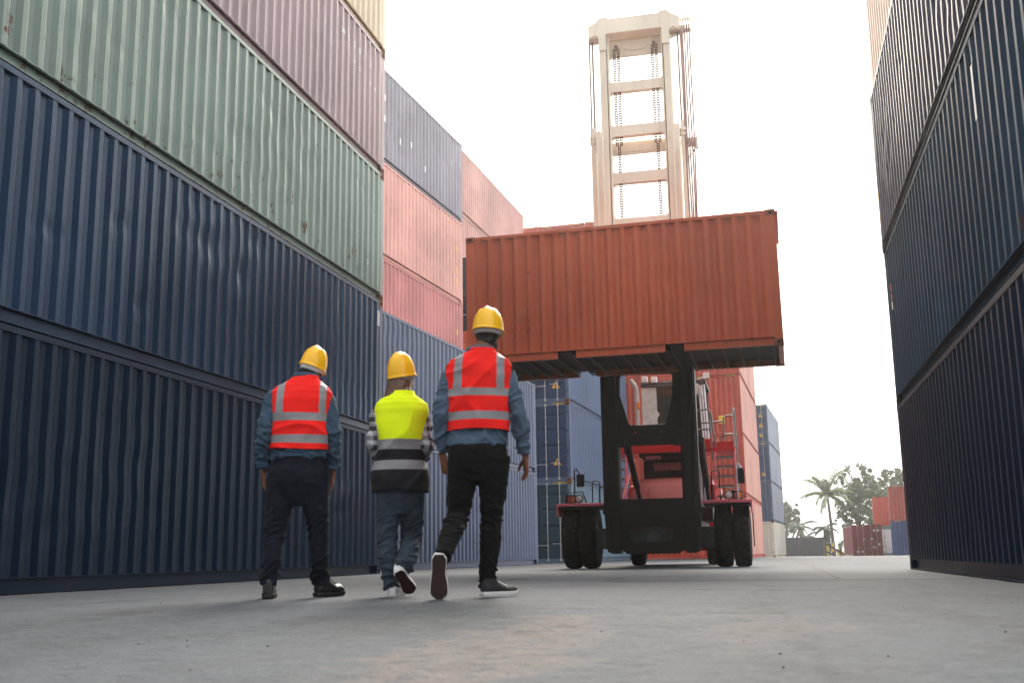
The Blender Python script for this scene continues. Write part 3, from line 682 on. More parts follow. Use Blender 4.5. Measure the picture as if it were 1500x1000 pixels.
# crosshead
b = MB()
L = [(-3.43, 11.90), (-3.40, 11.93), (-3.30, 11.985), (-3.24, 11.97), (-3.19, 11.93), (-3.19, 11.6), (-3.02, 11.6), (-3.02, 12.0)]
L2 = [(-1.75, 12.0), (-1.75, 11.6), (-1.58, 11.6), (-1.58, 11.93), (-1.53, 11.97), (-1.47, 11.985), (-1.40, 11.93), (-1.345, 11.90)]
topp = [(-1.345, 12.22), (-1.44, 12.26), (-1.50, 12.30), (-1.58, 12.37), (-1.60, 12.41), (-1.78, 12.41), (-1.80, 12.36), (-2.97, 12.36), (-2.99, 12.41), (-3.17, 12.41), (-3.19, 12.37), (-3.27, 12.30), (-3.33, 12.26), (-3.43, 12.22)]
pr(b, L + L2 + topp, 22.66, 22.69); pr(b, [(-3.43, 11.99), (-1.345, 11.99), (-1.345, 12.2), (-3.43, 12.2)], 22.69, 23.1)
b.box(-3.43 + OX, -3.2 + OX, 22.69 + OY, 23.02 + OY, 11.93, 11.99); b.box(-1.57 + OX, -1.345 + OX, 22.69 + OY, 23.02 + OY, 11.93, 11.99)
pr(b, flared(-3.02, -1.75, 11.58, 11.98, .1), 23.02, 23.12)
for q in (-3.0, -2.2, -1.8): bx(b, q, q + .03, 22.75, 22.8, 12.36, 12.40)
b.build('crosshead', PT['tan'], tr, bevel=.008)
b = MB(); pts = [(-2.65, 22.99, 11.75)]
for i in range(9): a = pi + pi * i / 8; pts.append((-2.385 + .26 * cos(a), 22.985, 11.78 + .09 * sin(a)))
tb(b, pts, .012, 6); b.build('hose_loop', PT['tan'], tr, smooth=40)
# hose bracket and hoses on the right of the mast
b = MB(); bx(b, -1.58, -1.08, 22.86, 22.94, 11.93, 12.0); tb(b, [(-1.62, 22.9, 11.82), (-1.12, 22.9, 11.98)], .03, 8)
for x in (-1.32, -1.26, -1.2, -1.14): tb(b, [(x - .02, 22.9, 12.0), (x + .02, 22.9, 12.0)], .10, 16); bx(b, x - .012, x + .012, 22.86, 22.94, 12.0, 12.28)
for k in range(5): bx(b, -1.36 + k * .06, -1.33 + k * .06, 22.84, 22.96, 12.22, 12.26)
b.build('hose_sheave', PT['tan'], tr)
b = MB(); bx(b, -1.44, -1.08, 22.84, 22.92, 9.16, 9.36); bx(b, -1.11, -1.07, 22.80, 22.96, 9.10, 9.36); b.build('hose_guide', PT['tan'], tr, bevel=.006)
for i, (x0, x1) in enumerate(((-1.345, -1.30), (-1.30, -1.265), (-1.25, -1.235), (-1.185, -1.20), (-1.13, -1.17))):
    b = MB(); pts = [(x0 + (x1 - x0) * k / 8 + .008 * sin(k * 1.3 + i), 22.8, 12.05 - k * (12.05 - 4.8) / 8) for k in range(9)]; tb(b, pts, .017, 6); b.build('hydraulic_hose', PT['hose'], tr, smooth=40)
for k in range(2):
    b = MB(); tb(b, [(-1.13 + .03 * k, 22.82, 9.12), (-1.2, 22.84, 8.98), (-1.32, 22.86, 8.86), (-1.38, 22.9, 8.72 - .05 * k), (-1.41, 22.95, 8.6)], .010, 6); b.build('hydraulic_hose', PT['hose'], tr, smooth=40)
# dark upper cross plate with the window
def rounded(pts, r, n=5):
    out = []
    for i in range(len(pts)):
        p0, p, p1 = V(pts[i - 1]), V(pts[i]), V(pts[(i + 1) % len(pts)]); a = (p0 - p).normalized(); c = (p1 - p).normalized(); h = a.angle(c) / 2; d = r / math.tan(h)
        A, B = p + a * d, p + c * d
        for k in range(n + 1): q = k / n; out.append(tuple((A * (1 - q) ** 2 + p * 2 * q * (1 - q) + B * q * q)))
    return out
b = MB(); win = rounded([(-2.79, 2.965), (-2.02, 2.95), (-1.86, 3.55), (-1.84, 4.03), (-2.95, 4.05), (-2.97, 3.62)], .07)
b.ring_plate([(x + OX, z) for x, z in [(-3.05, 2.60), (-2.97, 2.53), (-1.80, 2.53), (-1.72, 2.60), (-1.72, 4.5), (-3.05, 4.5)]], [(x + OX, z) for x, z in win], 22.58 + OY, 22.66 + OY)
for x, z in ((-2.66, 2.80), (-2.12, 2.80)): tb(b, [(x, 22.56, z), (x, 22.60, z)], .02, 8, 1)
bx(b, -3.12, -2.9, 22.55, 22.6, 2.50, 2.85); bx(b, -1.87, -1.65, 22.55, 22.6, 2.50, 2.85)
b.build('window_plate', [BLK, PT['red']], tr, bevel=.006)
# lower plate with opening and hub
b = MB(); op = rounded([(-2.83, .62), (-2.74, .53), (-2.02, .53), (-1.94, .62), (-1.94, .80), (-2.1, .86), (-2.67, .86), (-2.83, .80)], .03)
b.ring_plate([(x + OX, z) for x, z in [(-3.05, .40), (-2.92, .29), (-1.85, .29), (-1.72, .40), (-1.72, 1.42), (-3.05, 1.42)]], [(x + OX, z) for x, z in op], 22.60 + OY, 22.66 + OY)
bx(b, -2.42, -2.36, 22.57, 22.6, .29, .36); b.build('lower_plate', BLK, tr, bevel=.008)
b = MB(); b.lathe([(.0, 0), (.16, 0), (.2, -.03), (.235, -.03), (.24, -.06), (.24, -.3)], 36, M=Matrix.Translation((MX + OX, 22.80 + OY, .60)) @ RZ(-pi / 2))
pr(b, [(-2.86, .45), (-1.92, .45), (-1.92, .75), (-2.1, .75), (-2.2, .84), (-2.57, .84), (-2.67, .75), (-2.86, .75)], 22.95, 23.1)
b.build('axle_hub', simple('hub_grey', (.035, .035, .036), .5), tr, smooth=35)
for s in (-1, 1):
    f = (lambda x: x) if s < 0 else (lambda x: 2 * MX - x)
    b = MB(); P = [(-3.75, .46), (-3.5, .40), (-3.0, .40), (-3.0, .88), (-3.3, .84), (-3.75, .84)]; pr(b, P if s < 0 else mir(P), 23.2, 23.6); b.build('axle', simple('axle_grey', (.03, .03, .032), .5), tr, bevel=.01)
# wheels
def tyre_mesh(R, wd):
    nt_, nw = 348, 22; b = MB(); vs = []
    for i in range(nt_):
        th = 2 * pi * i / nt_
        for j in range(nw + 1):
            u = j / nw * 2 - 1; e = abs(u)
            r = R - .045 * e ** 4 - (0.10 * ss(.9, 1, e) if e > .9 else 0); x = u * wd / 2
            ph = (th * 26 / (2 * pi) + .38 * sin(u * 2.6) + .12 * sin(u * 6)) % 1; g = 0
            if e < .93:
                d = min(ph, 1 - ph); g = 1 - ss(.035, .085, d)
                ph2 = (th * 26 / (2 * pi) + .38 * sin(u * 2.6)) % 1
                if .3 < ph2 < .6 and abs(u - .1 * sin(ph2 * 20)) < .06: g = max(g, .8)
            vs.append((x, (r - .034 * g) * cos(th), (r - .034 * g) * sin(th)))
    fs = [(i * (nw + 1) + j, ((i + 1) % nt_) * (nw + 1) + j, ((i + 1) % nt_) * (nw + 1) + j + 1, i * (nw + 1) + j + 1) for i in range(nt_) for j in range(nw)]
    b.add(vs, fs); h = wd / 2
    for s in (-1, 1): 
        pf = [(R - .145, s * h), (R - .2, s * (h + .006)), (R - .30, s * (h - .01)), (R - .36, s * (h - .05))]
        o = len(b.v); n = 64
        for r, x in pf:
            for k in range(n): b.v.append((x, r * cos(2 * pi * k / n), r * sin(2 * pi * k / n)))
        for a in range(3):
            for k in range(n): b.f.append([o + a * n + k, o + a * n + (k + 1) % n, o + (a + 1) * n + (k + 1) % n, o + (a + 1) * n + k]); b.m.append(0)
    return b.mesh('tyre')
def rim_mesh(R, wd):
    b = MB(); h = wd / 2
    b.lathe([(.05, h - .04), (.12, h - .04), (.15, h - .1), (R - .42, h - .12), (R - .36, h - .04), (R - .34, h - .03), (R - .36, -h + .05), (.05, -h + .05)], 48)
    for k in range(10): a = 2 * pi * k / 10; b.tube([(h - .12, .2 * cos(a), .2 * sin(a)), (h - .07, .2 * cos(a), .2 * sin(a))], .018, 6)
    return b.mesh('rim')
ty = tyre_mesh(.655, .355); smooth_mesh(ty, 50); rm = rim_mesh(.655, .355); smooth_mesh(rm, 35)
rimm = simple('rim_grime', (.10, .085, .075), .7)
def wheel(x, y, R=.655, flip=1):
    o = bpy.data.objects.new('wheel', None); COL.objects.link(o); o.parent = tr; o.location = (x + OX, y + OY, R); o.scale = (flip, R / .655, R / .655); o.rotation_euler = (random.uniform(0, 6), 0, 0)
    link('tyre', ty, M['rubber'], o); link('rim', rm, rimm, o)
for x, fl in ((-4.185, -1), (-3.80, -1), (-.965, 1), (-.585, 1)): wheel(x, 23.42, flip=fl)
for x, fl in ((-3.35, -1), (-1.42, 1)): wheel(x, 28.2, .52, fl)
# fenders
for s in (-1, 1):
    f = (lambda x: x) if s < 0 else (lambda x: 2 * MX - x)
    b = MB()
    def bb(x0, x1, *a): bx(b, *sorted((f(x0), f(x1))), *a)
    bb(-4.40, -3.42, 22.72, 24.3, 1.345, 1.365); bb(-4.40, -3.42, 22.71, 22.735, 1.30, 1.36); bb(-4.43, -4.40, 22.75, 24.3, 1.1, 1.36)
    prr = [(-3.40, 1.36), (-3.48, 1.25)]
    b.build('fender', PT['fender'], tr, bevel=.006)
    b = MB(); bb(-4.38, -3.44, 22.75, 24.2, 1.26, 1.344)
    if s > 0: b.prism([(22.75 + OY, 1.26), (24.3 + OY, 1.26), (24.3 + OY, .45), (23.9 + OY, .42), (23.5 + OY, 1.05), (22.8 + OY, 1.2)], -f(-4.41) - OX, -f(-4.43) - OX, M=RZ(pi / 2) @ Matrix.Identity(4)) if 0 else bb(-4.42, -4.40, 23.9, 24.3, .42, 1.26)
    b.build('fender_liner', BLK, tr)
    # lamps with guard, on the fender
    b = MB(); xh, xi = f(-3.965), f(-4.14); y = 22.92
    b.lathe([(.0, .05), (.05, .05), (.085, .0), (.092, -.02), (.085, -.03)], 24, M=Matrix.Translation((xh + OX, y + OY, 1.47)) @ RZ(-pi / 2) @ Matrix.Scale(-1, 4, (1, 0, 0)))
    tb(b, [(xh, y + .03, 1.36), (xh, y + .03, 1.42)], .015, 6)
    o = b.build('headlamp', BLK, tr, smooth=40)
    b = MB(); b.lathe([(.0, 0.012), (.04, .01), (.078, 0)], 24, M=Matrix.Translation((xh + OX, y - .028 + OY, 1.47)) @ RZ(-pi / 2)); b.build('lamp_lens', PT['lens'], o, smooth=60)
    b = MB(); bx(b, xi - .10, xi + .10, y, y + .08, 1.37, 1.56); o = b.build('indicator_lamp', BLK, tr, bevel=.015)
    b = MB(); bx(b, xi - .075, xi + .02, y - .012, y, 1.40, 1.52); b.build('red_lens', PT['redlens'], o, bevel=.006)
    b = MB(); bx(b, xi + .025, xi + .08, y - .012, y, 1.40, 1.52); b.build('amber_lens', PT['glow'], o, bevel=.006)
    b = MB()
    for e in (-.02, .06): tb(b, [(xi - .13, y + e, 1.36), (xi - .10, y + e, 1.60), (xh + (.07 if s < 0 else -.07), y + e, 1.62), (xh + (.16 if s < 0 else -.16), y + e, 1.37)], .011, 6)
    b.build('lamp_guard', BLK, tr, smooth=40)
    # mirror
    b = MB(); xm = f(-4.03) if s < 0 else -.60
    tb(b, [(xm - .02, 22.9, 1.36), (xm - .02, 22.9, 2.08), (xm + .01, 22.9, 2.12), (xm + .09, 22.95, 2.0)], .014, 8)
    o = b.build('mirror_arm', BLK if s < 0 else PT['silver'], tr, smooth=40)
    b = MB(); cx = -3.93 if s < 0 else -.555; bx(b, cx - .085, cx + .085, 22.92, 22.98, 1.72 if s < 0 else 1.70, 2.0 if s < 0 else 2.03); b.build('mirror', BLK, o, bevel=.03, seg=4)
    # grab hoops
    for xx, h in ((f(-3.62), 1.85), (f(-3.47), 1.72)) if s < 0 else ((-1.07, 2.0), (-1.25, 1.9)):
        b = MB(); tb(b, [(xx - .08, 23.1, 1.36), (xx - .08, 23.1, h - .05), (xx - .05, 23.1, h), (xx + .05, 23.1, h), (xx + .08, 23.1, h - .05), (xx + .08, 23.1, 1.36)], .013, 8); b.build('grab_rail', BLK, tr, smooth=40)
b = MB(); tb(b, [(-3.43, 23.3, 1.36), (-3.45, 23.3, 2.62)], .010, 6); b.build('aerial', BLK, tr, smooth=40)
# chassis, bonnet, deck
b = MB(); bx(b, -3.05, -1.72, 23.0, 28.6, .55, .95); bx(b, -3.3, -1.47, 24.2, 27.2, .6, 1.5); bx(b, -3.55, -1.22, 24.4, 26.6, 1.0, 1.3); b.build('chassis', simple('chassis_dark_red', (.055, .012, .012), .6), tr, bevel=.02)
b = MB(); rings = []
for y, hw, zt in ((25.6, .62, 1.86), (25.75, .78, 2.02), (26.2, .83, 2.09), (28.3, .86, 2.12), (29.0, .86, 2.08)):
    ring = []
    for k in range(25):
        a = pi * k / 24; e = .42
        ring.append((MX - .02 + OX + hw * (abs(cos(a)) ** e) * (1 if cos(a) > 0 else -1), y + OY, 1.2 + (zt - 1.2) * abs(sin(a)) ** .5))
    rings.append(ring)
b.loft(rings); bon = b.build('bonnet', PT['hood'], tr, smooth=40)
b = MB(); tb(b, [(MX - .36, 25.50, 1.25), (MX - .36, 25.56, 1.75), (MX - .35, 25.74, 2.02), (MX - .34, 26.2, 2.09), (MX - .34, 27, 2.10)], .006, 6); b.build('bonnet_seam', PT['red'], bon)
b = MB(); pts = []
for k in range(60): pts.append((MX - .30 + k * .012, 26.3, 2.36 + .008 * (k % 2)))
b.tube([(x + OX, y + OY, z) for x, y, z in pts], [.085 + .022 * (1 if (k // 3) % 2 else 0) for k in range(60)], 12); b.build('air_hose', PT['hood'], tr, smooth=60)
b = MB(); bx(b, -3.5, -1.2, 27.5, 30.2, .45, 2.0); bx(b, -3.3, -1.45, 29, 30.4, .35, 2.3); b.build('counterweight', PT['red'], tr, bevel=.12, seg=4)
b = MB(); bx(b, -3.62, -.72, 25.4, 25.5, 2.62, 2.84); bx(b, -3.62, -.72, 25.5, 27.6, 2.70, 2.76); bx(b, -1.52, -.70, 25.34, 25.4, 2.60, 2.70); bx(b, -1.5, -1.25, 25.3, 25.4, 2.66, 2.90); b.build('deck', PT['red'], tr, bevel=.01)
b = MB(); bx(b, -3.0, -1.5, 26.9, 26.95, 1.8, 2.7); bx(b, -2.95, -1.55, 25.6, 26.9, 2.55, 2.69); b.build('engine_bay', simple('engine_bay_dark', (.03, .008, .008), .7), tr)
for x in (-1.48,): b = MB(); bx(b, x - .06, x + .06, 25.7, 25.82, 1.4, 2.62); b.build('deck_post', PT['red' if x < -2 else 'silver'], tr, bevel=.008)
b = MB(); bx(b, -2.80, -2.45, 25.55, 25.75, 2.50, 2.56); b.build('valve_block', PT['hood'], tr, bevel=.008)
# ladders
for x0, x1, h in ((-1.13, -.74, (1.55, 1.78, 2.01, 2.24, 2.46)), (-3.62, -3.25, (1.55, 1.78, 2.01, 2.24, 2.46))):
    b = MB(); sgn = 1 if x0 > -2 else -1
    for xx in (x0 - .03, x1 + .03): tb(b, [(xx + sgn * 0, 24.75, 1.3), (xx, 25.4, 2.66)], .028, 8)
    o = b.build('ladder', PT['fender'], tr, smooth=40)
    for z in h:
        b = MB(); y = 24.75 + (z - 1.3) / 1.36 * .65; bx(b, x0, x1, y - .1, y + .12, z - .012, z + .012); bx(b, x0, x1, y - .1, y - .085, z - .05, z + .012); b.build('ladder_step', PT['step'], o, bevel=.004)
b = MB(); tb(b, [(-3.32, 24.6, 1.35), (-3.02, 25.2, 2.45)], .03, 8); b.build('ladder_rail', PT['hood'], tr, smooth=40)
# handrails on the right of the deck
b = MB()
for p in ([(-1.58, 25.5, 3.58), (-1.30, 25.4, 3.60), (-1.24, 25.4, 3.55), (-1.22, 25.35, 2.4)], [(-1.28, 25.4, 3.60), (-1.20, 25.4, 3.48), (-1.18, 25.4, 3.05), (-1.14, 25.4, 2.95), (-1.14, 25.4, 2.7)], [(-1.55, 25.5, 3.14), (-1.22, 25.4, 3.13)], [(-1.46, 25.6, 3.30), (-1.20, 25.6, 3.31), (-.95, 25.55, 3.32)],
          [(-.95, 25.5, 2.62), (-.93, 25.5, 3.38), (-.88, 25.5, 3.43), (-.68, 25.5, 3.45)], [(-.92, 25.5, 3.0), (-.68, 25.5, 3.0)], [(-1.06, 25.6, 2.7), (-1.02, 25.6, 2.95), (-.93, 25.55, 3.0)], [(-.70, 25.45, 3.6), (-.665, 25.4, 3.58), (-.645, 25.1, 2.4), (-.64, 24.75, 1.5)]):
    tb(b, p, .021, 8)
b.build('handrail', PT['grey'], tr, smooth=40)
b = MB(); tb(b, [(-.685, 25.4, 3.6), (-.68, 25.38, 2.7)], .03, 8); b.build('grab_post', PT['silver'], tr, smooth=40)
b = MB(); tb(b, [(-3.15, 25.3, 3.26), (-1.9, 25.3, 3.28)], .018, 8); tb(b, [(-3.1, 25.3, 2.93), (-2.8, 25.3, 2.93)], .016, 8); tb(b, [(-3.12, 25.3, 2.8), (-3.12, 25.3, 3.26)], .018, 8); b.build('handrail', PT['grey'], tr, smooth=40)
# exhaust pipe
b = MB(); tb(b, [(-2.99, 25.9, 2.8), (-2.99, 25.9, 4.15), (-3.0, 25.9, 4.26), (-3.06, 25.88, 4.36), (-3.13, 25.86, 4.46)], [.062, .062, .062, .058, .05], 14); b.build('exhaust_pipe', simple('exhaust_steel', (.42, .38, .35), .5, .2), tr, smooth=40)
b = MB(); bx(b, -2.98, -2.91, 25.78, 25.84, 3.72, 3.90); b.build('marker_lamp', PT['glow'], tr, bevel=.02)
# cab
cab = thing('cab', None, None); cab.parent = tr; cab.location = (0, 0, 0)
for k in list(cab.keys()): del cab[k]
b = MB(); bx(b, -2.86, -1.36, 26.0, 27.5, 2.78, 2.9); bx(b, -2.9, -1.32, 25.95, 27.6, 4.30, 4.40); bx(b, -2.86, -1.36, 27.45, 27.5, 2.9, 4.3)
for x in (-2.86, -1.44): bx(b, x, x + .08, 27.4, 27.48, 2.9, 4.3)
b.build('cab_body', simple('cab_dark', (.05, .05, .048), .6), cab, bevel=.01)
b = MB(); bx(b, -2.88, -2.52, 25.99, 26.03, 2.82, 4.27); bx(b, -1.92, -1.80, 25.99, 26.03, 3.55, 4.27); pr(b, [(-2.52, 3.5), (-2.46, 3.6), (-2.52, 3.7)], 25.99, 26.03); b.build('cab_panel', PT['cabp'], cab, bevel=.006)
b = MB()
for x in (-1.46, -1.40, -1.34): tb(b, [(x - .03, 26.0, 4.28), (x + .03, 25.9, 2.8)], .024, 8)
bx(b, -1.62, -1.5, 25.95, 26.0, 4.05, 4.4); bx(b, -1.47, -1.42, 25.9, 25.95, 4.0, 4.22); b.build('cab_pillar', PT['silver'], cab, smooth=40)
b = MB(); bx(b, -2.52, -1.4, 26.005, 26.015, 2.82, 4.27); b.build('windscreen', PT['glass'], cab)
b = MB(); bx(b, -2.45, -1.95, 26.8, 26.95, 3.1, 3.95); bx(b, -2.45, -1.95, 26.3, 26.9, 3.0, 3.14); b.build('seat', simple('seat_vinyl', (.03, .03, .032), .6), cab, bevel=.05, seg=3)
b = MB(); pts = [(-2.2 + .2 * cos(2 * pi * k / 20), 26.22 + .05 * sin(2 * pi * k / 20), 3.48 + .17 * sin(2 * pi * k / 20)) for k in range(21)]; tb(b, pts, .014, 8); tb(b, [(-2.38, 26.22, 3.5), (-2.02, 26.22, 3.5)], .012, 6); tb(b, [(-2.2, 26.25, 3.48), (-2.2, 26.4, 2.95)], .03, 8); b.build('steering_wheel', simple('wheel_black', (.06, .06, .06), .4), cab, smooth=40)
for x, z in ((-2.78, 4.45), (-2.55, 4.43), (-1.30, 4.47)):
    b = MB(); bx(b, x - .07, x + .07, 25.82, 25.92, z - .07, z + .07); tb(b, [(x, 25.9, z), (x + (-.2 if x > -2 else 0), 26.0, z - .05)], .015, 6); o = b.build('work_lamp', PT['silver'], cab, bevel=.015)
b = MB(); tb(b, [(-2.8, 25.95, 4.37), (-1.85, 25.95, 4.37)], .014, 6); tb(b, [(-2.8, 25.95, 4.29), (-1.85, 25.95, 4.29)], .012, 6); b.build('lamp_bar', PT['grey'], cab, smooth=40)
# carriage and side spreader behind the container
b = MB()
for z in (4.35, 5.9): bx(b, -3.1, -1.67, 22.50, 22.64, z, z + .18)
bx(b, -4.9, 0.1, 22.46, 22.58, 6.1, 6.4); bx(b, -4.9, 0.1, 22.46, 22.58, 4.2, 4.4)
b.build('carriage', BLK, tr, bevel=.01)
# ---------------------------------------------------------------- people
def remesh(parts, voxel, smooth_it=4, name='body'):
    """closed lofts fused into one continuous skin"""
    b = MB()
    for vs, fs in parts: b.add(vs, fs)
    me = b.mesh(name); o = bpy.data.objects.new('tmp', me); COL.objects.link(o)
    r = o.modifiers.new('r', 'REMESH'); r.mode = 'VOXEL'; r.voxel_size = voxel; r.adaptivity = 0
    if smooth_it: s_ = o.modifiers.new('s', 'SMOOTH'); s_.factor = .5; s_.iterations = smooth_it
    dg = bpy.context.evaluated_depsgraph_get(); m2 = bpy.data.meshes.new_from_object(o.evaluated_get(dg)); m2.name = name
    bpy.data.objects.remove(o); bpy.data.meshes.remove(me)
    for p in m2.polygons: p.use_smooth = True
    return m2
def ell_loft(rings, n=24):
    """rings: (centre, ax, ay, axis dir) -> closed loft; each ring an ellipse (ax along side, ay along depth)"""
    b = MB(); R = []
    for c, ax, ay, side, dep in rings:
        R.append([tuple(V(c) + V(side) * (ax * cos(2 * pi * k / n)) + V(dep) * (ay * sin(2 * pi * k / n))) for k in range(n)])
    b.loft(R); return (b.v, b.f)
def limb(pts, rads, n=16, steps=5, flat=1.0):
    """smooth tapered tube through the joints"""
    P = [V(p) for p in pts]; out = []; ro = []
    for i in range(len(P) - 1):
        p0 = P[i - 1] if i else P[0] * 2 - P[1]; p1, p2 = P[i], P[i + 1]; p3 = P[i + 2] if i + 2 < len(P) else P[-1] * 2 - P[-2]
        for k in range(steps):
            q = k / steps; out.append(.5 * ((2 * p1) + (p2 - p0) * q + (2 * p0 - 5 * p1 + 4 * p2 - p3) * q * q + (3 * p1 - p0 - 3 * p2 + p3) * q ** 3)); ro.append(rads[i] + (rads[i + 1] - rads[i]) * q)
    out.append(P[-1]); ro.append(rads[-1])
    b = MB(); b.tube(out, ro, n, flat=flat); return (b.v, b.f)
def ball(c, rx, ry, rz, n=16, Mx=None):
    b = MB(); R = []
    for i in range(1, n):
        a = pi * i / n; R.append([(rx * sin(a) * cos(2 * pi * k / 20), ry * sin(a) * sin(2 * pi * k / 20), -rz * cos(a)) for k in range(20)])
    b.loft(R); Mt = T(*c) @ (Mx or Matrix.Identity(4)); return ([tuple(Mt @ V(p)) for p in b.v], b.f)
def lerp_rows(rows, z):
    if z <= rows[0][0]: return rows[0][1:]
    for a, c in zip(rows, rows[1:]):
        if z <= c[0]:
            q = (z - a[0]) / (c[0] - a[0]); q = q * q * (3 - 2 * q) * .5 + q * .5
            return tuple(a[i] + (c[i] - a[i]) * q for i in range(1, 5))
    return rows[-1][1:]
def fold(me, fn):
    me.update(); nn = [v.normal.copy() for v in me.vertices]
    for v, n_ in zip(me.vertices, nn): v.co += n_ * fn(v.co)
    me.update()
def cloth_noise(p, a, sx, sz, seed):
    w_ = noise.noise(V((p.x * 3 + seed, p.y * 3, p.z * 3))) * .12; z = p.z + w_ + .35 * p.x * (1 if int(seed) % 2 else -1)
    q = noise.noise(V((p.x * sx + seed, p.y * sx, z * sz))); r = noise.noise(V((p.x * sx * 1.7, p.y * sx * 1.7 + seed, z * sz * 1.9)))
    rid = max(0, 1 - abs(q) * 3.2) ** 2; rid2 = max(0, 1 - abs(r) * 3.2) ** 2
    return a * (1.5 * rid + .7 * rid2 - .55)
def hand(wrist, d, nrm, thumb, sc=1.0, curl=(.35, .5)):
    """palm + four unequal bent fingers + thumb. d: wrist->fingertips, nrm: palm faces this way, thumb: side the thumb leaves"""
    d = V(d).normalized(); nrm = V(nrm); nrm = (nrm - d * nrm.dot(d)).normalized(); th = V(thumb); th = (th - d * th.dot(d) - nrm * th.dot(nrm)).normalized(); w0 = V(wrist); parts = []
    R = []
    for q, hw, ht in ((-.02, .026, .021), (.0, .029, .02), (.03, .038, .017), (.06, .042, .016), (.085, .041, .014), (.094, .036, .010)):
        R.append((w0 + d * (q * sc) + nrm * (.004 * sin(q * 20)), hw * sc, ht * sc, th, nrm))
    parts.append(ell_loft(R, 16))
    for off, ln, r, sp in ((.030, .070, .0088, .10), (.0105, .079, .0092, .03), (-.010, .073, .0088, -.04), (-.029, .057, .0078, -.12)):
        p = w0 + d * (.080 * sc) + th * (off * sc); dd = (d + th * sp).normalized(); pts = [p - dd * .012 * sc]; rr = [r * sc * 1.05]
        a = .12 + random.uniform(0, .06)
        for k, f in enumerate((.42, .32, .26)):
            dv = (dd * cos(a) + nrm * sin(a)).normalized(); p = p + dv * (ln * sc * f); pts.append(p); rr.append(r * sc * (.98, .9, .72)[k]); a += curl[min(k, 1)] + random.uniform(-.05, .05)
        parts.append(limb(pts, rr, 10, 3))
    p = w0 + d * (.022 * sc) + th * (.027 * sc) + nrm * (.008 * sc); pts = [p]; rr = [.013 * sc]
    for k, (f, ang) in enumerate(((.036, .75), (.030, .50), (.025, .28))):
        dv = (d * cos(ang) + th * sin(ang) + nrm * .35).normalized(); p = p + dv * f * sc; pts.append(p); rr.append((.0115, .0100, .0078)[k] * sc)
    parts.append(limb(pts, rr, 10, 3))
    return parts
def foot_mx(heel, d, u):
    d = V(d).normalized(); u = V(u); u = (u - d * u.dot(d)).normalized(); s_ = d.cross(u)
    return Matrix(((s_.x, d.x, u.x, heel[0]), (s_.y, d.y, u.y, heel[1]), (s_.z, d.z, u.z, heel[2]), (0, 0, 0, 1)))
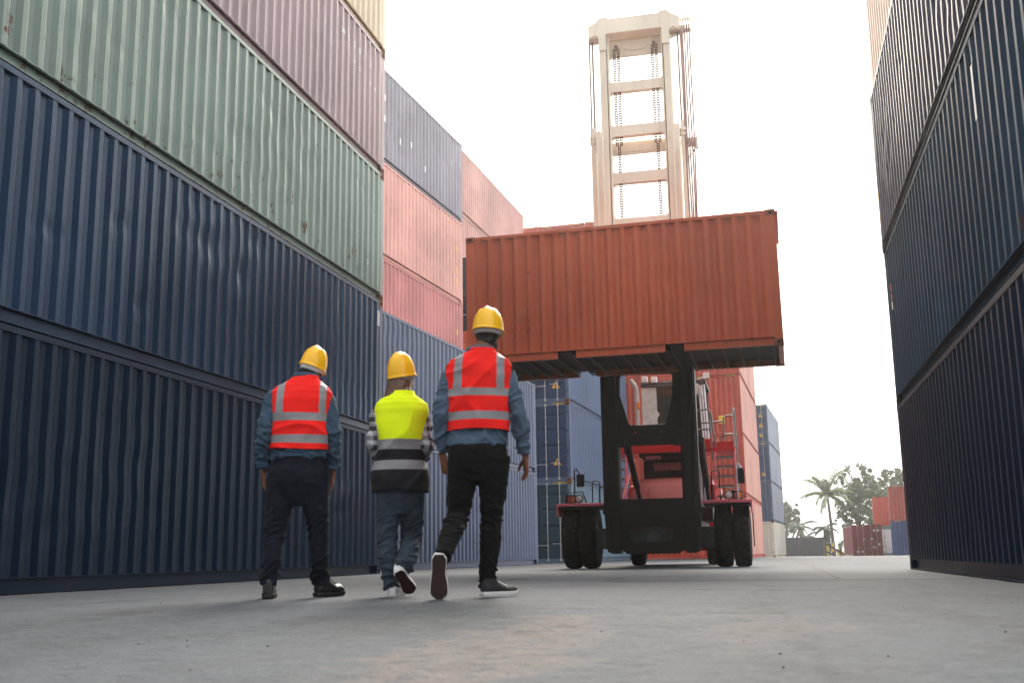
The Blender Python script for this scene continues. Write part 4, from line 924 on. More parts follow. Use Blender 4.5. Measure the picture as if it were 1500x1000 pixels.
def shoe(parent, heel, d, u, L, style, mats, side):
    """style: boot / canvas / runner; local y heel->toe, z up, x to the right"""
    Mx = foot_mx(heel, d, u); k = L / .29
    def outline(y):   # half widths (inner, outer)
        q = y / L
        w_ = .034 + .012 * ss(0, .12, q) + .010 * ss(.35, .72, q) ; w_ *= math.sqrt(max(0.02, 1 - ss(.80, 1.02, q) ** 1.6 * .98)) * math.sqrt(max(.2, ss(-.14, .10, q)))
        waist = .006 * math.exp(-((q - .42) / .15) ** 2)
        return w_ * k, waist * k
    N = 26; pts = []
    for i in range(N + 1):
        y = L * (i / N); w_, wa = outline(y); pts.append((w_ - (wa if side < 0 else 0), y))
    for i in range(N, -1, -1):
        y = L * (i / N); w_, wa = outline(y); pts.append((-w_ + (wa if side > 0 else 0), y))
    hs = {'boot': .030, 'canvas': .032, 'runner': .036}[style] * k
    n = len(pts); b = MB()
    lev = [(0, .95, 2), (.004, 1.0, 0), (hs * .55, 1.05, 0), (hs, 1.03, 0)]
    def toe(y): return (.012 if style != 'boot' else .008) * ss(.72, 1.0, y / L) * k
    b.loft([[(x * f, L / 2 + (y - L / 2) * (1 + (f - 1) * .6), z + toe(y)) for x, y in pts] for z, f, _ in lev], 0)
    for fi in range(len(b.f)):
        f = b.f[fi]
        if len(f) > 4: b.m[fi] = 1
    so_ = b.mesh('sole'); so_.transform(Mx)
    # upper
    R = []; prof = [(.0, .30), (.05, .62), (.12, .80), (.22, .92), (.32, .98), (.42, 1.0)] 
    hh = {'boot': .115, 'canvas': .07, 'runner': .078}[style] * k
    for i in range(19):
        q = i / 18; y = L * (.015 + .955 * q); w_, wa = outline(y); top = hs + hh * (1 - ss(.30, .72, q) * .52) * (1 - ss(.82, 1.0, q) * .62) * (.86 + .14 * ss(0, .12, q))
        ring = []
        for j in range(20):
            a = 2 * pi * j / 20; ca, sa = cos(a), sin(a)
            zz = hs * .6 + (top - hs * .6) * (.5 + .5 * sa); nar = 1 - .34 * ss(.35, 1, .5 + .5 * sa) * (1 - .3 * ss(.5, .9, q))
            ring.append((w_ * .99 * nar * (abs(ca) ** .7) * (1 if ca > 0 else -1), y, zz + toe(y)))
        R.append(ring)
    b = MB(); b.loft(R); parts = [(b.v, b.f)]
    if style == 'boot': parts.append(ell_loft([((0, .075 * k, hs + .03), .043 * k, .058 * k, (1, 0, 0), (0, 1, 0)), ((0, .07 * k, hs + .10), .042 * k, .054 * k, (1, 0, 0), (0, 1, 0)), ((0, .065 * k, hs + .15), .045 * k, .054 * k, (1, 0, 0), (0, 1, 0))]))
    else: parts.append(ell_loft([((0, .075 * k, hs + .02), .038 * k, .056 * k, (1, 0, 0), (0, 1, 0)), ((0, .07 * k, hs + hh + .012), .036 * k, .05 * k, (1, 0, 0), (0, 1, 0))]))
    up = remesh(parts, .006, 3, 'shoe'); up.transform(Mx)
    o = link('boot' if style == 'boot' else 'shoe', up, mats[0], parent)
    link('sole', so_, [mats[1], mats[2]], o); smooth_mesh(so_, 35)
    b = MB()
    for i in range(4):
        y = L * (.44 + .07 * i); z = hs + hh * (1 - ss(.30, .72, y / L) * .52) + .003 + toe(y); b.tube([(-.022 * k, y, z - .006), (0, y + .004, z + .002), (.022 * k, y, z - .006)], .0035, 6)
    ln = b.mesh('laces'); ln.transform(Mx); link('laces', ln, mats[3], o)
    if style == 'runner':
        b = MB()
        for e in (-1, 1): b.box(e * .016 - .005, e * .016 + .005, -.002, .004, hs + hh - .004, hs + hh + .02, 0)
        b.box(-.007, .007, -.004, .004, hs + hh - .006, hs + hh + .024, 0)
        tb_ = b.mesh('heel_tab'); tb_.transform(Mx); link('heel_tab', tb_, mats[4], o)
    return o
def hard_hat(parent, Mx, w=.120, l=.150, h=.150, col=None, band=None):
    """Mx: local z up, y towards the face; origin at the rim plane"""
    b = MB(); nu, nv = 72, 22; R = []
    for j in range(nv + 1):
        e = pi / 2 * j / nv * .985; ring = []
        for i in range(nu):
            a = 2 * pi * i / nu; ca, sa = cos(a), sin(a); sh = cos(e) ** .82
            x, y = w * sh * ca, l * sh * sa; z = h * sin(e) ** .95
            rid = math.exp(-((x / .020) ** 2)) * .010 * ss(.2, .5, sin(e)) + .006 * (math.exp(-(((abs(x) - .052) / .010) ** 2))) * ss(.25, .55, sin(e)) * (1 - ss(.9, 1., sin(e)))
            ring.append((x * (1 + rid * .6), y, z + rid))
        R.append(ring)
    base = []
    for f, dz in ((1.055, -.008), (1.05, -.002), (1.01, .004)):
        rr = []
        for i in range(nu):
            a = 2 * pi * i / nu; ca, sa = cos(a), sin(a); pk = ss(.35, .95, sa) * (f - 1) * 7.5
            rr.append((w * f * ca * (1 + .02 * pk), l * (f * sa + pk * .10 * (1.3 if f > 1.03 else .2)), dz - .030 * pk * (f > 1.03) * .6 - .004 * (1 - sa) * (f > 1.03)))
        base.append(rr)
    b.loft(base + R); me = b.mesh('hard_hat'); me.transform(Mx); smooth_mesh(me, 60)
    o = link('hard_hat', me, col, parent)
    b = MB(); n = 40
    b.loft([[(w * .90 * cos(2 * pi * i / n), l * .90 * sin(2 * pi * i / n), z - .012 * (sin(2 * pi * i / n) < -.3)) for i in range(n)] for z in (-.034, .012)], cap=False)
    me = b.mesh('headband', False); me.transform(Mx); smooth_mesh(me); hb = link('headband', me, band, o); sd_ = hb.modifiers.new('s', 'SOLIDIFY'); sd_.thickness = .004
    b = MB(); b.box(-.020, .020, -l * .93, -l * .88, -.040, -.004); me = b.mesh('ratchet_knob'); me.transform(Mx); link('ratchet_knob', me, band, o)
    return o
def cloth_mat(name, col, rough=.85, var=.16, scale=9, weave=True, sheen=.2):
    m, nt, b = new_mat(name); t = NT(nt); v = t.coords(False)
    f = t.noise(v, scale, 6, .6); c = t.ramp(f, .3, .7, (*[c_ * (1 - var * 1.5) for c_ in col], 1), (*[min(1, c_ * (1 + var * 1.5)) for c_ in col], 1))
    fn = t.noise(v, 220, 2, .6); c = t.mix(t.math('MULTIPLY', t.ramp(fn, .45, .7), .22), c, [min(1, x * 1.6 + .01) for x in col])
    t.l(c, b.inputs['Base Color']); b.inputs['Roughness'].default_value = rough; b.inputs['Sheen Weight'].default_value = sheen * .3; b.inputs['Specular IOR Level'].default_value = .12
    t.bump(t.math('ADD', t.math('MULTIPLY', fn, .3), t.noise(v, 38, 4)), .25, .006, b); return m
def skin_mat(name, col):
    m = cloth_mat(name, col, .5, .10, 12, sheen=0); b = m.node_tree.nodes['Principled BSDF']; b.inputs['Subsurface Weight'].default_value = .06; b.inputs['Subsurface Radius'].default_value = (.02, .008, .004); return m
def check_mat(name):
    m, nt, b = new_mat(name); t = NT(nt); v = t.coords(False); s = t.n('ShaderNodeSeparateXYZ'); t.l(v, s.inputs[0])
    u = t.math('ADD', s.outputs[0], t.math('MULTIPLY', s.outputs[1], .8))
    k1 = t.math('LESS_THAN', t.math('FRACT', t.math('MULTIPLY', u, 15.)), .5); k2 = t.math('LESS_THAN', t.math('FRACT', t.math('MULTIPLY', s.outputs[2], 15.)), .5)
    c = t.mix(t.math('MULTIPLY', t.math('ADD', k1, k2), .5), (.42, .42, .44), (.018, .020, .030)); t.l(c, b.inputs['Base Color']); b.inputs['Roughness'].default_value = .85; return m
CM = dict(orange=cloth_mat('fluorescent_red_cloth', (.86, .018, .014), .8, .05, 5, sheen=.05), lime=cloth_mat('fluorescent_yellow_cloth', (.78, .97, .01), .8, .04, 5, sheen=.05), reflect=cloth_mat('reflective_tape', (.24, .235, .245), .45, .06, 20), vblack=cloth_mat('black_vest_cloth', (.012, .012, .014), .85),
          denim=cloth_mat('denim_shirt_cloth', (.068, .102, .150), .9, .14), denim2=cloth_mat('dark_denim_shirt_cloth', (.040, .070, .108), .9, .14), black=cloth_mat('black_trouser_cloth', (.0075, .0072, .008), .9, .3, sheen=.1), navyj=cloth_mat('dark_jeans_cloth', (.0085, .0105, .017), .9, .3, sheen=.1), jeans=cloth_mat('blue_jeans_cloth', (.038, .051, .068), .9, .25),
          hat=simple('hard_hat_yellow', (.95, .50, .004), .28, var=.03), band=simple('headband_grey', (.33, .32, .31), .6), bandw=simple('headband_white', (.60, .60, .60), .6), hair=simple('dark_hair', (.010, .008, .007), .6, var=.4, scale=60), brown=simple('brown_hair', (.095, .040, .018), .45, var=.5, scale=50),
          skinA=skin_mat('deep_brown_skin', (.20, .082, .045)), skinB=skin_mat('brown_skin', (.22, .095, .055)), skinC=skin_mat('light_skin', (.52, .29, .19)), check=check_mat('black_and_white_check_cloth'),
          shoeblk=simple('black_canvas', (.014, .014, .016), .8), bootl=simple('black_boot_leather', (.014, .013, .013), .32, bump=.2), solew=simple('white_sole_rubber', (.62, .60, .58), .6, var=.08), soleb=simple('dark_brown_sole', (.028, .011, .009), .7), solek=simple('black_sole', (.012, .012, .012), .7), runner=simple('white_runner_mesh', (.68, .68, .70), .6, var=.06), soler=simple('dark_red_sole', (.035, .006, .008), .6), lace=simple('white_lace', (.7, .7, .7), .7))
def person(label, loc, sk):
    P = sk; th_ = math.atan2(-loc[0], loc[1]); o = thing('person', label, 'person', loc, th_); o.scale = (cos(th_), 1, .983); seed = P['seed']      # walking straight away from the camera
    rows = P['torso']          # (z, cx, cy, half width, half depth) of the bare trunk, hips to neck base
    trunk = []
    for k in range(31):
        z = rows[0][0] + (rows[-1][0] - rows[0][0]) * k / 30; cx, cy, a, c = lerp_rows(rows, z); trunk.append(((cx, cy, z), a, c, (1, 0, 0), (0, 1, 0)))
    # bare body, one skin
    hc = V(P['head']); hr = P['hr']; Hm = T(*hc) @ RZ(P['hyaw']) @ Matrix.Rotation(P['hroll'], 4, 'Y') @ Matrix.Rotation(P['hpitch'], 4, 'X')
    nb = V((rows[-1][1], rows[-1][2], rows[-1][0]))
    parts = [ell_loft(trunk), limb([nb - V((0, 0, .05)), (nb + hc) / 2 - V((0, .012, .03)), hc - V((0, .01, .03))], [.072, .058 * hr / .1, .062 * hr / .1], 18)]
    hd = [ball((0, -.012, .02), .076, .098, .105), ball((0, .028, -.045), .062, .07, .075), ball((0, .055, -.085), .034, .035, .03)]
    hd += [limb([(0, .088, .018), (0, .112, -.022), (0, .098, -.034)], [.010, .016, .013], 10, 3), ball((0, .088, -.062), .026, .012, .008), ball((0, .080, .035), .055, .015, .012), ball((.031, .082, .014), .013, .008, .008), ball((-.031, .082, .014), .013, .008, .008)]
    for e in (-1, 1): hd.append(ball((e * .079, -.008, -.010), .011, .022, .033, Mx=Matrix.Rotation(e * .25, 4, 'Y')))
    for vs, fs in hd: parts.append(([tuple(Hm @ (V(p) * (hr / .1))) for p in vs], fs))
    for s_ in ('L', 'R'):
        A = P['arm' + s_]; aq_ = P.get('armr', 1.); parts.append(limb(A[:3], [.046 * aq_, .036 * aq_, .025 * aq_], 14)); parts += hand(*P['hand' + s_])
        G = P['leg' + s_]; parts.append(limb(G, [.088, .055, .036], 16))
    body = remesh(parts, .0055, 2, 'body'); link('body', body, P['skin'], o)
    # trousers
    tr_rows = P['hips']; g = []
    for k in range(13):
        z = tr_rows[0][0] + (tr_rows[-1][0] - tr_rows[0][0]) * k / 12; cx, cy, a, c = lerp_rows(tr_rows, z); g.append(((cx, cy, z), a, c, (1, 0, 0), (0, 1, 0)))
    pp = [ell_loft(g, 28)]
    for s_ in ('L', 'R'):
        G = [V(p) for p in P['leg' + s_]]; rr = P['legr']; h_, k_, a_ = G
        pp.append(limb([h_ + V((0, 0, .03)), h_ + (k_ - h_) * .45 + V((0, .01, 0)), k_, k_ + (a_ - k_) * .38 - V((0, .018, 0)), k_ + (a_ - k_) * .8, a_ + (a_ - k_).normalized() * P.get('hem', .012)], rr, 20, 4))
    pt = remesh(pp, .008, 5, 'trousers'); kz = [P['legL'][1][2], P['legR'][1][2]]
    def pf(p):
        zk = kz[0] if p.x < P['hips'][0][1] else kz[1]
        near = math.exp(-((p.z - zk) / .13) ** 2) + 1.3 * ss(.34, .12, p.z) + .35
        return cloth_noise(p, .0075, 6, 17, seed) * near + .006 * noise.noise(V((p.x * 9, p.y * 9, p.z * 5 + seed)))
    fold(pt, pf); link('trousers', pt, P['pants'], o)
    # shirt: trunk + sleeves
    off = P.get('shirt_off', .012); R = []; zt = P['collar_z']; zb = P['shirt_z']
    for k in range(33):
        z = zb + (zt - zb) * k / 32; cx, cy, a, c = lerp_rows(rows, z); fl = .016 * ss(zb + .12, zb, z); R.append(((cx, cy, z), a + off + fl, c + off + fl, (1, 0, 0), (0, 1, 0)))
    sp = [ell_loft(R, 28)]
    for s_ in ('L', 'R'):
        A = [V(p) for p in P['arm' + s_]]; sr = P['sleeve']; w_ = A[2] + (A[1] - A[2]).normalized() * .015
        sp.append(limb([A[0] + (V((rows[-1][1], rows[-1][2], A[0].z)) - A[0]) * .35, A[0], A[0] + (A[1] - A[0]) * .5, A[1], A[1] + (w_ - A[1]) * .55, w_], [sr[0] * .95, sr[0], sr[1], sr[2], sr[3], sr[4]], 18, 4))
    sh = remesh(sp, .0085, 5, 'shirt'); ez = (P['armL'][1][2] + P['armR'][1][2]) / 2
    fold(sh, lambda p: cloth_noise(p, .0095, 6.5, 12, seed + 3) * (.4 + 1.1 * math.exp(-((p.z - ez) / .16) ** 2) + .9 * ss(zb + .16, zb, p.z)))
    link('shirt', sh, P['shirt'], o)
    # collar
    b = MB(); n = 36; cx, cy, a, c = lerp_rows(rows, zt); rg = []
    for dz, f, by in ((-.035, 1.30, 0), (.010, 1.10, 0), (.030, 1.06, 0), (.026, 1.14, .0), (-.004, 1.34, 0)): rg.append([(cx + a * f * cos(2 * pi * i / n), cy + c * f * sin(2 * pi * i / n) , zt + dz - .03 * ss(-.2, 1, sin(2 * pi * i / n))) for i in range(n)])
    b.loft(rg, cap=False); me = b.mesh('collar', False); smooth_mesh(me, 60); cl_ = link('collar', me, P['shirt'], o); sd_ = cl_.modifiers.new('s', 'SOLIDIFY'); sd_.thickness = .004
    # vest: fine shell over the shirt, arm holes cut to an ellipse
    vz0, vz1 = P['vest_z']; vo = P.get('vest_off', .026); nu, nv = 176, 120; b = MB(); az, ah, aw = P['armhole']     # centre height, half height, half angle
    for j in range(nv + 1):
        z = vz0 + (vz1 - vz0) * j / nv; cx, cy, a, c = lerp_rows(rows, z); fl = P.get('vflare', .012) * ss(vz0 + .35, vz0, z)
        for i in range(nu):
            an = 2 * pi * i / nu; ca, sa = cos(an), sin(an); w_ = abs(ca) ** .85 * (1 if ca > 0 else -1)
            x = cx + (a + vo + fl) * w_; y = cy + (c + vo + fl) * sa
            ff = .0055 * noise.noise(V((x * 7, sa * 2, z * 9 + seed))) + .006 * noise.noise(V((x * 4 + z * 7, seed, z * 4))) + .006 * noise.noise(V((x * 12 - z * 9, seed + 4, z * 5))) * ss(vz0 + .4, vz0, z)
            ff += .010 * (max(0, 1 - 3.5 * abs(noise.noise(V((x * 3.2 + .9 * z, seed + 2, z * 4.2 - x * 3))))) ** 2 - .25) * ss(vz1 + .02, vz1 - .12, z)
            y += ff * (1 if sa > 0 else -1) * abs(sa) * 1.6; x += ff * w_
            dz = .006 * sin(x * 9 + seed) * ss(vz0 + .1, vz0, z)
            b.v.append((x, y, z + dz))
    def inhole(i, z):
        an = (2 * pi * i / nu); d = min(an % pi, pi - an % pi); sgn = 1
        return ((z - az) / ah) ** 2 + (d / aw) ** 2
    ml = P['vest_mat']
    for j in range(nv):
        z = vz0 + (vz1 - vz0) * (j + .5) / nv
        for i in range(nu):
            if inhole(i + .5, z) < 1: continue
            q = [j * nu + i, j * nu + (i + 1) % nu, (j + 1) * nu + (i + 1) % nu, (j + 1) * nu + i]
            x = sum(b.v[k][0] for k in q) / 4; y = sum(b.v[k][1] for k in q) / 4; b.f.append(q); b.m.append(ml(x - lerp_rows(rows, z)[0], z, y))
    me = b.mesh('safety_vest', False); smooth_mesh(me, 80); vs_ = link('safety_vest', me, [P['vest_cloth'], CM['reflect'], CM['vblack']], o); sd_ = vs_.modifiers.new('s', 'SOLIDIFY'); sd_.thickness = .005; sd_.offset = 0
    # dark binding round each arm hole and the hem
    for base in (0, pi):
        b = MB(); pts = []
        for k in range(49):
            q = 2 * pi * k / 48; an = base + aw * sin(q); z = az + ah * cos(q); cx, cy, a, c = lerp_rows(rows, z); fl = P.get('vflare', .012) * ss(vz0 + .35, vz0, z); ca, sa = cos(an), sin(an)
            pts.append((cx + (a + vo + fl + .002) * abs(ca) ** .85 * (1 if ca > 0 else -1), cy + (c + vo + fl + .002) * sa, z))
        b.tube(pts, .0065, 6); b.build('vest_binding', CM['vblack'], vs_, smooth=60)
    # head wear, hair
    hard_hat(o, Hm @ T(0, .0, P.get('hat_z', .032) * hr / .1) @ Matrix.Rotation(P.get('hat_tilt', 0), 4, 'X'), *P['hat'], col=CM['hat'], band=P['band'])
    if P['hair'] == 'short':
        hp = [ball((0, -.016, .01), .083, .098, .09), ball((0, -.040, -.05), .066, .058, .05)]
        if P.get('beard'): hp += [ball((0, .03, -.075), .064, .066, .05)]
        me = remesh([([tuple(Hm @ (V(p) * (hr / .1))) for p in vs], fs) for vs, fs in hp], .006, 2, 'hair'); link('hair', me, CM['hair'], o)
    else:
        hp = [ball((0, -.02, .0), .088, .105, .10)]
        for k in range(34):
            an = pi + pi * (k / 33) * 1.0 + random.uniform(-.08, .08); x0, y0 = .082 * cos(an), .095 * sin(an) - .012; ln = random.uniform(.24, .36) * (1.0 - .25 * abs(cos(an)) ** 3)
            pts = [(x0 * .8, y0 * .8, .03), (x0 * 1.06, y0 * 1.08 - .004, -.05), (x0 * 1.22 + random.uniform(-.012, .012), y0 * 1.25 - .035, -.05 - ln * .5), (x0 * 1.25 + random.uniform(-.025, .025), y0 * 1.45 - .06, -.05 - ln)]
            hp.append(limb(pts, [.014, .018, .014, .004], 8, 3))
        me = remesh([([tuple(Hm @ (V(p) * (hr / .1))) for p in vs], fs) for vs, fs in hp], .0055, 1, 'hair')
        fold(me, lambda p: .004 * noise.noise(V((p.x * 55, p.y * 55, p.z * 6)))); link('hair', me, CM['brown'], o)
    for s_, sd in (('L', -1), ('R', 1)):
        h_, d_, u_ = P['foot' + s_]; shoe(o, h_, d_, u_, P['shoeL'], P['shoe'], P['shoem'], sd)
    return o
def vest_red(u1, u2, l1, l2, sx=.16, sw=.027):
    def f(x, z, y):
        if u1 <= z <= u2 or l1 <= z <= l2: return 1
        if z > u2 and abs(abs(x) - sx + .02 * (z - u2)) < sw: return 1
        return 0
    return f
def vest_lime(x, z, y):
    if z > 1.072: return 0
    if z > 1.004: return 1
    if z > .925: return 2
    if z > .862: return 1
    return 2
GX = lambda x, y: gz(x, y)
# tallest worker, right
person('tallest worker, red reflective vest and black trousers, one heel raised to show the sole', (-1.83, 6.79, .044), dict(seed=1.7, hem=.035,
    torso=[(.90, -.02, 0, .175, .115), (1.0, -.015, 0, .180, .118), (1.1, -.01, 0, .175, .112), (1.25, -.005, 0, .188, .122), (1.38, 0, -.005, .202, .128), (1.46, .003, -.01, .208, .122), (1.52, .006, -.012, .202, .108), (1.56, .008, -.012, .178, .094), (1.595, .012, -.012, .118, .082), (1.62, .016, -.01, .080, .074), (1.665, .022, -.005, .066, .064)],
    hips=[(.76, -.005, 0, .10, .08), (.84, -.005, -.005, .175, .112), (.90, -.008, -.012, .20, .130), (.96, -.01, -.012, .204, .136), (1.03, -.015, 0, .180, .118), (1.08, -.015, 0, .170, .110)], waist=1.05,
    head=(.068, .03, 1.755), hr=.100, hyaw=-.25, hroll=.03, hpitch=.0, skin=CM['skinA'],
    armL=((-.186, -.005, 1.475), (-.258, -.03, 1.21), (-.250, .07, .955)), armR=((.190, -.005, 1.465), (.270, -.05, 1.20), (.308, .04, .925)),
    handL=((-.252, .08, .945), (.14, .18, -1), (.75, .55, .1), (.5, 1, .2), 1.02), handR=((.318, .045, .912), (.05, .22, -1), (-.9, -.2, 0), (-.25, 1, .1), 1.06),
    legL=((-.098, 0, .90), (-.15, .10, .535), (-.235, -.22, .285)), legR=((.098, 0, .90), (.083, .10, .53), (.05, .17, .10)), legr=[.116, .100, .076, .073, .062, .056],
    pants=CM['black'], shirt=CM['denim'], sleeve=[.063, .064, .060, .055, .045], shirt_z=.985, collar_z=1.625, vest_z=(1.085, 1.64), vest_off=.024, armhole=(1.40, .145, .30), vest_cloth=CM['orange'], vest_mat=vest_red(1.305, 1.358, 1.150, 1.205, .145),
    hat=(.108, .138, .152), hat_z=.030, hat_tilt=-.05, band=CM['band'], hair='short', beard=True, shoe='canvas', shoeL=.295, shoem=[CM['shoeblk'], CM['solew'], CM['soleb'], CM['lace'], CM['lace']],
    footL=((-.262, -.28, .285), (-.01, .20, -.97), (0, .97, .20)), footR=((.01, .105, .004), (.82, .57, 0), (0, 0, 1))))
# stout worker, left
person('stout worker in a red reflective vest and dark blue shirt, head bowed, at the left', (-3.155, 6.9, .043), dict(seed=4.1,
    torso=[(.82, 0, 0, .19, .13), (.92, 0, 0, .195, .135), (1.02, .002, 0, .195, .132), (1.15, .003, 0, .20, .138), (1.27, .004, -.005, .208, .138), (1.36, .006, -.01, .214, .126), (1.42, .01, -.008, .208, .112), (1.462, .014, -.004, .180, .098), (1.495, .022, .002, .125, .086), (1.52, .03, .008, .086, .078), (1.56, .045, .02, .068, .066)],
    hips=[(.63, .0, 0, .10, .08), (.72, 0, -.005, .195, .122), (.79, 0, -.012, .228, .142), (.86, 0, -.015, .234, .150), (.93, 0, -.005, .215, .140), (1.0, 0, 0, .19, .122)], waist=.98,
    head=(.082, .07, 1.60), hr=.094, hyaw=-.65, hroll=.22, hpitch=-.22, skin=CM['skinB'],
    armL=((-.200, -.005, 1.385), (-.262, -.05, 1.12), (-.256, .07, .88)), armR=((.200, -.005, 1.375), (.256, -.05, 1.11), (.256, .05, .875)),
    handL=((-.26, .08, .865), (.05, .25, -1), (.9, .2, 0), (.1, 1, .2), .95), handR=((.262, .055, .862), (-.03, .2, -1), (-.9, .1, 0), (-.1, 1, .1), .95),
    legL=((-.118, 0, .80), (-.165, .05, .42), (-.196, .02, .10)), legR=((.118, 0, .80), (.162, .03, .42), (.180, .10, .10)), legr=[.122, .102, .076, .072, .066, .066],
    pants=CM['navyj'], shirt=CM['denim2'], sleeve=[.066, .068, .064, .058, .047], shirt_z=.955, collar_z=1.535, vest_z=(1.018, 1.545), vest_off=.022, armhole=(1.31, .14, .30), vest_cloth=CM['orange'], vest_mat=vest_red(1.210, 1.268, 1.058, 1.115, .160),
    hat=(.098, .118, .150), hat_z=.032, hat_tilt=.0, band=CM['bandw'], hair='short', shoe='boot', shoeL=.29, shoem=[CM['bootl'], CM['solek'], CM['solek'], CM['shoeblk'], CM['shoeblk']],
    footL=((-.198, -.045, .004), (.02, 1, 0), (0, 0, 1)), footR=((.148, .075, .004), (.74, .67, 0), (0, 0, 1))))
# woman in the middle
person('woman in a yellow and black vest over a checked shirt between the two men', (-2.46, 7.03, .042), dict(seed=8.3, armr=.74, hem=.030,
    torso=[(.70, 0, 0, .150, .110), (.82, 0, 0, .155, .112), (.95, 0, 0, .145, .102), (1.08, 0, 0, .148, .105), (1.20, 0, -.003, .160, .110), (1.28, .002, -.006, .166, .100), (1.325, .005, -.006, .158, .088), (1.358, .007, -.004, .126, .076), (1.385, .009, -.002, .080, .064), (1.405, .01, 0, .062, .058), (1.43, .012, .004, .054, .054)],
    hips=[(.56, 0, 0, .08, .07), (.64, 0, -.004, .150, .10), (.69, 0, -.008, .172, .114), (.74, 0, -.01, .182, .12), (.84, 0, 0, .165, .11), (.90, 0, 0, .155, .105)], waist=.88,
    head=(.008, .03, 1.515), hr=.088, hyaw=-.85, hroll=.02, hpitch=.06, skin=CM['skinC'],
    armL=((-.165, 0, 1.255), (-.198, -.04, 1.03), (-.165, .17, .965)), armR=((.165, 0, 1.25), (.184, -.04, 1.02), (.165, .17, .96)),
    handL=((-.16, .185, .965), (.45, 1, .1), (.6, -.2, -.4), (.2, .1, 1), .86), handR=((.16, .185, .96), (-.45, 1, .1), (-.6, -.2, -.4), (-.2, .1, 1), .86),
    legL=((-.085, 0, .72), (-.092, .04, .385), (-.055, .03, .09)), legR=((.085, 0, .72), (.088, .11, .40), (.040, -.12, .215)), legr=[.096, .090, .073, .071, .068, .066],
    pants=CM['jeans'], shirt=CM['check'], sleeve=[.058, .054, .051, .047, .040], shirt_z=.80, collar_z=1.415, vest_z=(.715, 1.42), vest_off=.032, vflare=.028, armhole=(1.17, .14, .36), vest_cloth=CM['lime'], vest_mat=vest_lime,
    hat=(.094, .114, .160), hat_z=.034, hat_tilt=.12, band=CM['band'], hair='long', shoe='runner', shoeL=.25, shoem=[CM['runner'], CM['solew'], CM['soler'], CM['lace'], CM['shoeblk']],
    footL=((-.052, -.03, .004), (.25, .97, 0), (0, 0, 1)), footR=((-.012, -.19, .178), (.42, .62, -.62), (-.25, .58, .72))))
# ---------------------------------------------------------------- far vegetation
bark = simple('palm_bark', (.11, .09, .075), .9, var=.3, scale=8, bump=.4); bark2 = simple('tree_bark', (.06, .05, .042), .9, var=.3, scale=8)
def leaf_mat(name, a, c):
    m, nt, b = new_mat(name); t = NT(nt); v = t.coords(False); f = t.noise(v, .9, 4, .6); g_ = t.n('ShaderNodeNewGeometry').outputs['Random Per Island'] 
    k = t.math('ADD', t.math('MULTIPLY', f, .6), t.math('MULTIPLY', g_, .4)); t.l(t.ramp(k, .3, .75, (*a, 1), (*c, 1)), b.inputs['Base Color']); b.inputs['Roughness'].default_value = .5
    b.inputs['Transmission Weight'].default_value = 0; return m
LG = leaf_mat('broad_leaves', (.045, .08, .028), (.20, .26, .09)); LP = leaf_mat('palm_leaves', (.07, .11, .04), (.28, .34, .12)); LD = leaf_mat('dark_palm_leaves', (.025, .045, .025), (.08, .12, .05))
def frond(b, base, d, ln, droop, wleaf, nl=26):
    d = V(d).normalized(); side = d.cross(V((0, 0, 1)))
    if side.length < .05: side = V((1, 0, 0))
    side.normalize(); p = V(base); dv = d.copy(); pts = [p.copy()]; st = ln / nl
    for k in range(nl): dv = (dv + V((0, 0, -droop * (.35 + 1.5 * k / nl) / nl))).normalized(); p = p + dv * st; pts.append(p.copy())
    b.tube(pts, [.05 * (1 - .85 * k / nl) for k in range(nl + 1)], 5)
    for k in range(2, nl + 1):
        q = k / nl; L_ = wleaf * (sin(pi * min(1, q * .92 + .06)) ** .6); tg = (pts[k] - pts[k - 1]).normalized()
        for s in (-1, 1):
            for rep in (0, .5):
                o = pts[k] - tg * st * rep; ld = (side * s * .8 + tg * .55 + V((0, 0, -.55 - .5 * random.random()))).normalized(); tip = o + ld * L_ * random.uniform(.8, 1.1); wv = tg * (.035 + .02 * random.random())
                mid = o + (tip - o) * .55 + V((0, 0, .06 * L_)); i = len(b.v)
                b.v += [tuple(o - wv * .5), tuple(o + wv * .5), tuple(mid + wv), tuple(mid - wv), tuple(tip)]; b.f += [[i, i + 1, i + 2, i + 3], [i + 3, i + 2, i + 4]]; b.m += [0, 0]
def palm(label, loc, h, lean, n, ln, wl, lm, up=.9, tr_=.16, seed=1):
    random.seed(seed); o = thing('palm_tree', label, 'palm', loc, 0, 'palms at the far end of the yard'); b = MB(); pts = []
    for k in range(13): q = k / 12; pts.append((lean[0] * q ** 1.6, lean[1] * q ** 1.6, -.1 + (h + .1) * q))
    b.tube(pts, [tr_ * (1.25 - .55 * k / 12) * (1 + .06 * (k % 2)) for k in range(13)], 10); b.build('trunk', bark, o, smooth=50)
    b = MB(); top = V(pts[-1])
    for k in range(n):
        a = 2 * pi * k / n * 2.4 + random.uniform(-.3, .3); el = up - 1.5 * (k / n) ** 1.2 + random.uniform(-.12, .12); frond(b, top + V((0, 0, .1)), (cos(a) * cos(el), sin(a) * cos(el), sin(el)), ln * random.uniform(.82, 1.08), 1.1 + .8 * random.random(), wl)
    b.build('crown', lm, o, fix=False); return o
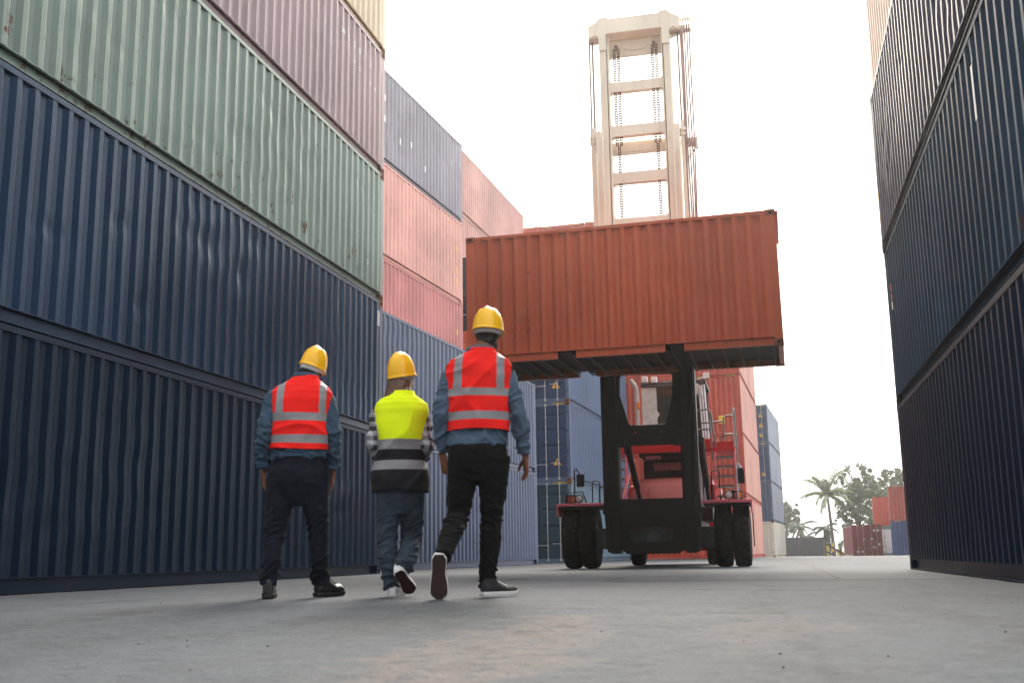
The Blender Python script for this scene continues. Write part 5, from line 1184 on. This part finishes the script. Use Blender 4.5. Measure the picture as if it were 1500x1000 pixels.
def tree(label, loc, h, crown, lm, seed, nleaf=5200, leaf=.16, spread=1.0):
    """crown: list of (x, y, z, rx, ry, rz) clumps relative to loc"""
    random.seed(seed); o = thing('broadleaf_tree', label, 'tree', loc, 0, 'broadleaf trees at the far end of the yard'); b = MB()
    b.tube([(0, 0, -.2), (.08, 0, h * .2), (-.05, .05, h * .42), (.1, 0, h * .6)], [.24, .2, .15, .09], 10)
    for c in crown: b.tube([(0, 0, h * random.uniform(.18, .4)), (c[0] * .5, c[1] * .5, c[2] * .75), (c[0], c[1], c[2] + c[5] * .3)], [.11, .07, .025], 7)
    b.build('trunk', bark2, o, smooth=50); b = MB()
    tot = sum(c[3] * c[5] for c in crown)
    for cx, cy, cz, rx, ry, rz in crown:
        n = int(nleaf * rx * rz / tot); sub = [tuple(V((random.gauss(0, 1), random.gauss(0, 1), random.gauss(0, 1))).normalized() * (1.05 * random.random() ** .45)) + (random.uniform(.12, .26),) for _ in range(40)]
        for _ in range(n):
            s = random.choice(sub); d = V((random.gauss(0, 1), random.gauss(0, 1), random.gauss(0, 1))).normalized() * s[3] * random.random() ** .45
            p = V((cx + rx * (s[0] + d.x), cy + ry * (s[1] + d.y), cz + rz * (s[2] + d.z)))
            a = V((random.gauss(0, 1), random.gauss(0, 1), random.gauss(0, .6))).normalized(); c_ = a.cross(V((random.gauss(0, 1), random.gauss(0, 1), random.gauss(0, 1)))).normalized(); l_ = leaf * random.uniform(.7, 1.5)
            i = len(b.v); b.v += [tuple(p - a * l_), tuple(p + c_ * l_ * .42), tuple(p + a * l_), tuple(p - c_ * l_ * .42)]; b.f.append([i, i + 1, i + 2, i + 3]); b.m.append(0)
    b.build('crown', lm, o, fix=False); return o
def at(px, py, Yd):
    d = F_ * FPX + R2 * (px - 750) + U2 * (500 - py); s = Yd / d.y; return V((d.x * s, Yd, CAMH + d.z * s))
p = at(1222, 812, 128); q = at(1212, 726, 128); palm('tall coconut palm with long drooping fronds beside the dark container', (p.x, 128, gz(p.x, 128)), q.z - gz(0, 128), (q.x - p.x, 0), 19, 3.7, .62, LP, 1.25, .17, 5)
p = at(1212, 812, 132); q = at(1209, 774, 132); palm('short dark palm with a thick trunk beside the tall palm', (p.x, 132, gz(p.x, 132)), q.z - gz(0, 132), (q.x - p.x, 0), 12, 2.0, .45, LD, .75, .34, 8)
p = at(1168, 812, 172); q = at(1172, 775, 172); palm('small leaning palm behind the dark container', (p.x - .4, 172, gz(0, 172)), q.z - gz(0, 172) + .4, (q.x - p.x + .4, 0), 12, 2.9, .6, LD, .7, .2, 11)
p = at(1182, 812, 176); q = at(1181, 786, 176); palm('lowest palm behind the right half of the dark container', (p.x, 176, gz(0, 176)), q.z - gz(0, 176), (q.x - p.x, 0), 11, 2.2, .5, LD, .7, .2, 12)
# crowns measured in the picture: (px, py, half width px, half height px)
def tree_px(label, base_px, Yd, blobs, lm, seed, nleaf, leaf):
    k = Yd / FPX * 1.03; b0 = at(base_px, 812, Yd); z0 = gz(b0.x, Yd); cr = []
    for i, (x, y, w_, h_) in enumerate(blobs): c = at(x, y, Yd); cr.append((c.x - b0.x, (i % 3 - 1) * 1.1, c.z - z0, w_ * k * 1.1, max(w_, h_) * k * .9, h_ * k * 1.1))
    top = max(c[2] + c[5] for c in cr); return tree(label, (b0.x, Yd, z0), top * .9, cr, lm, seed, nleaf, leaf)
tree_px('big broadleaf tree with a loose crown above the crimson container', 1260, 134, [(1258, 706, 24, 20), (1240, 722, 18, 20), (1280, 722, 20, 20), (1262, 742, 28, 22), (1240, 758, 14, 14), (1284, 748, 14, 18)], LG, 21, 10500, .17)
tree_px('broadleaf tree rising over the red stacked containers', 1306, 146, [(1306, 702, 20, 12), (1318, 712, 18, 14), (1296, 718, 16, 14), (1310, 730, 20, 14)], LG, 22, 6400, .18)
tree_px('pale green tree at the edge of the narrow blue stack', 1154, 184, [(1158, 752, 12, 15), (1148, 748, 10, 12), (1164, 766, 9, 10), (1152, 772, 9, 9)], LG, 23, 4600, .21)
tree_px('small bush beside the crimson container', 1232, 122, [(1231, 798, 4, 6), (1229, 806, 3, 4)], LG, 24, 320, .12)
# striped ramp by the dark container
p = at(1224, 812, 118); z0 = gz(p.x, 118); br = thing('hazard_ramp', 'yellow and black striped ramp frame between the dark and the crimson container', 'ramp', (p.x, 118, z0), .0)
yl = simple('safety_yellow', (.75, .58, .05), .5)
def slab(b, x0, x1, z0, z1, w_): b.add([(x0, -.02, z0), (x1, -.02, z1), (x1, -.02, z1 + w_), (x0, -.02, z0 + w_), (x0, .06, z0), (x1, .06, z1), (x1, .06, z1 + w_), (x0, .06, z0 + w_)], [(0, 1, 2, 3), (7, 6, 5, 4), (0, 4, 5, 1), (1, 5, 6, 2), (2, 6, 7, 3), (3, 7, 4, 0)])
b = MB(); slab(b, -.85, .95, 1.15, .0, .2); b.build('sloping_rail', M['ink'], br); b = MB(); slab(b, -.85, -.05, .35, .0, .18); b.build('lower_rail', M['ink'], br)
for x0, z0_, z1_ in ((-.72, .0, 1.1), (-.25, .45, 1.3), (.3, .05, .75), (.72, .05, .5)): b = MB(); b.box(x0 - .13, x0 + .13, .07, .16, z0_, z1_); b.build('yellow_panel', yl, br)
for x0, z1_ in ((-.02, 1.0), (.62, .7), (1.0, .6)): b = MB(); b.box(x0 - .05, x0 + .05, .18, .28, 0, z1_); b.build('post', paint('dull_red_post', (.25, .08, .06), .4), br)
b = MB(); b.box(-.9, -.1, .18, .4, 1.33, 1.4); b.box(-.05, 1.1, .2, .4, .95, 1.02); b.build('platform', M['galv'], br)
# ---------------------------------------------------------------- the bright air of the backlit yard
hz = MB(); hz.box(-112, 112, -42, 252, -1.6, 18.6); m, nt, b = new_mat('haze_air'); nt.nodes.remove(b)
pv = nt.nodes.new('ShaderNodeVolumePrincipled'); pv.inputs['Color'].default_value = (1, .99, .97, 1); pv.inputs['Density'].default_value = .00068; pv.inputs['Anisotropy'].default_value = .8
nt.links.new(pv.outputs[0], nt.nodes['Material Output'].inputs['Volume']); ho = hz.build('haze', m); tag(ho, 'thin bright haze over the yard', 'haze', kind='stuff')
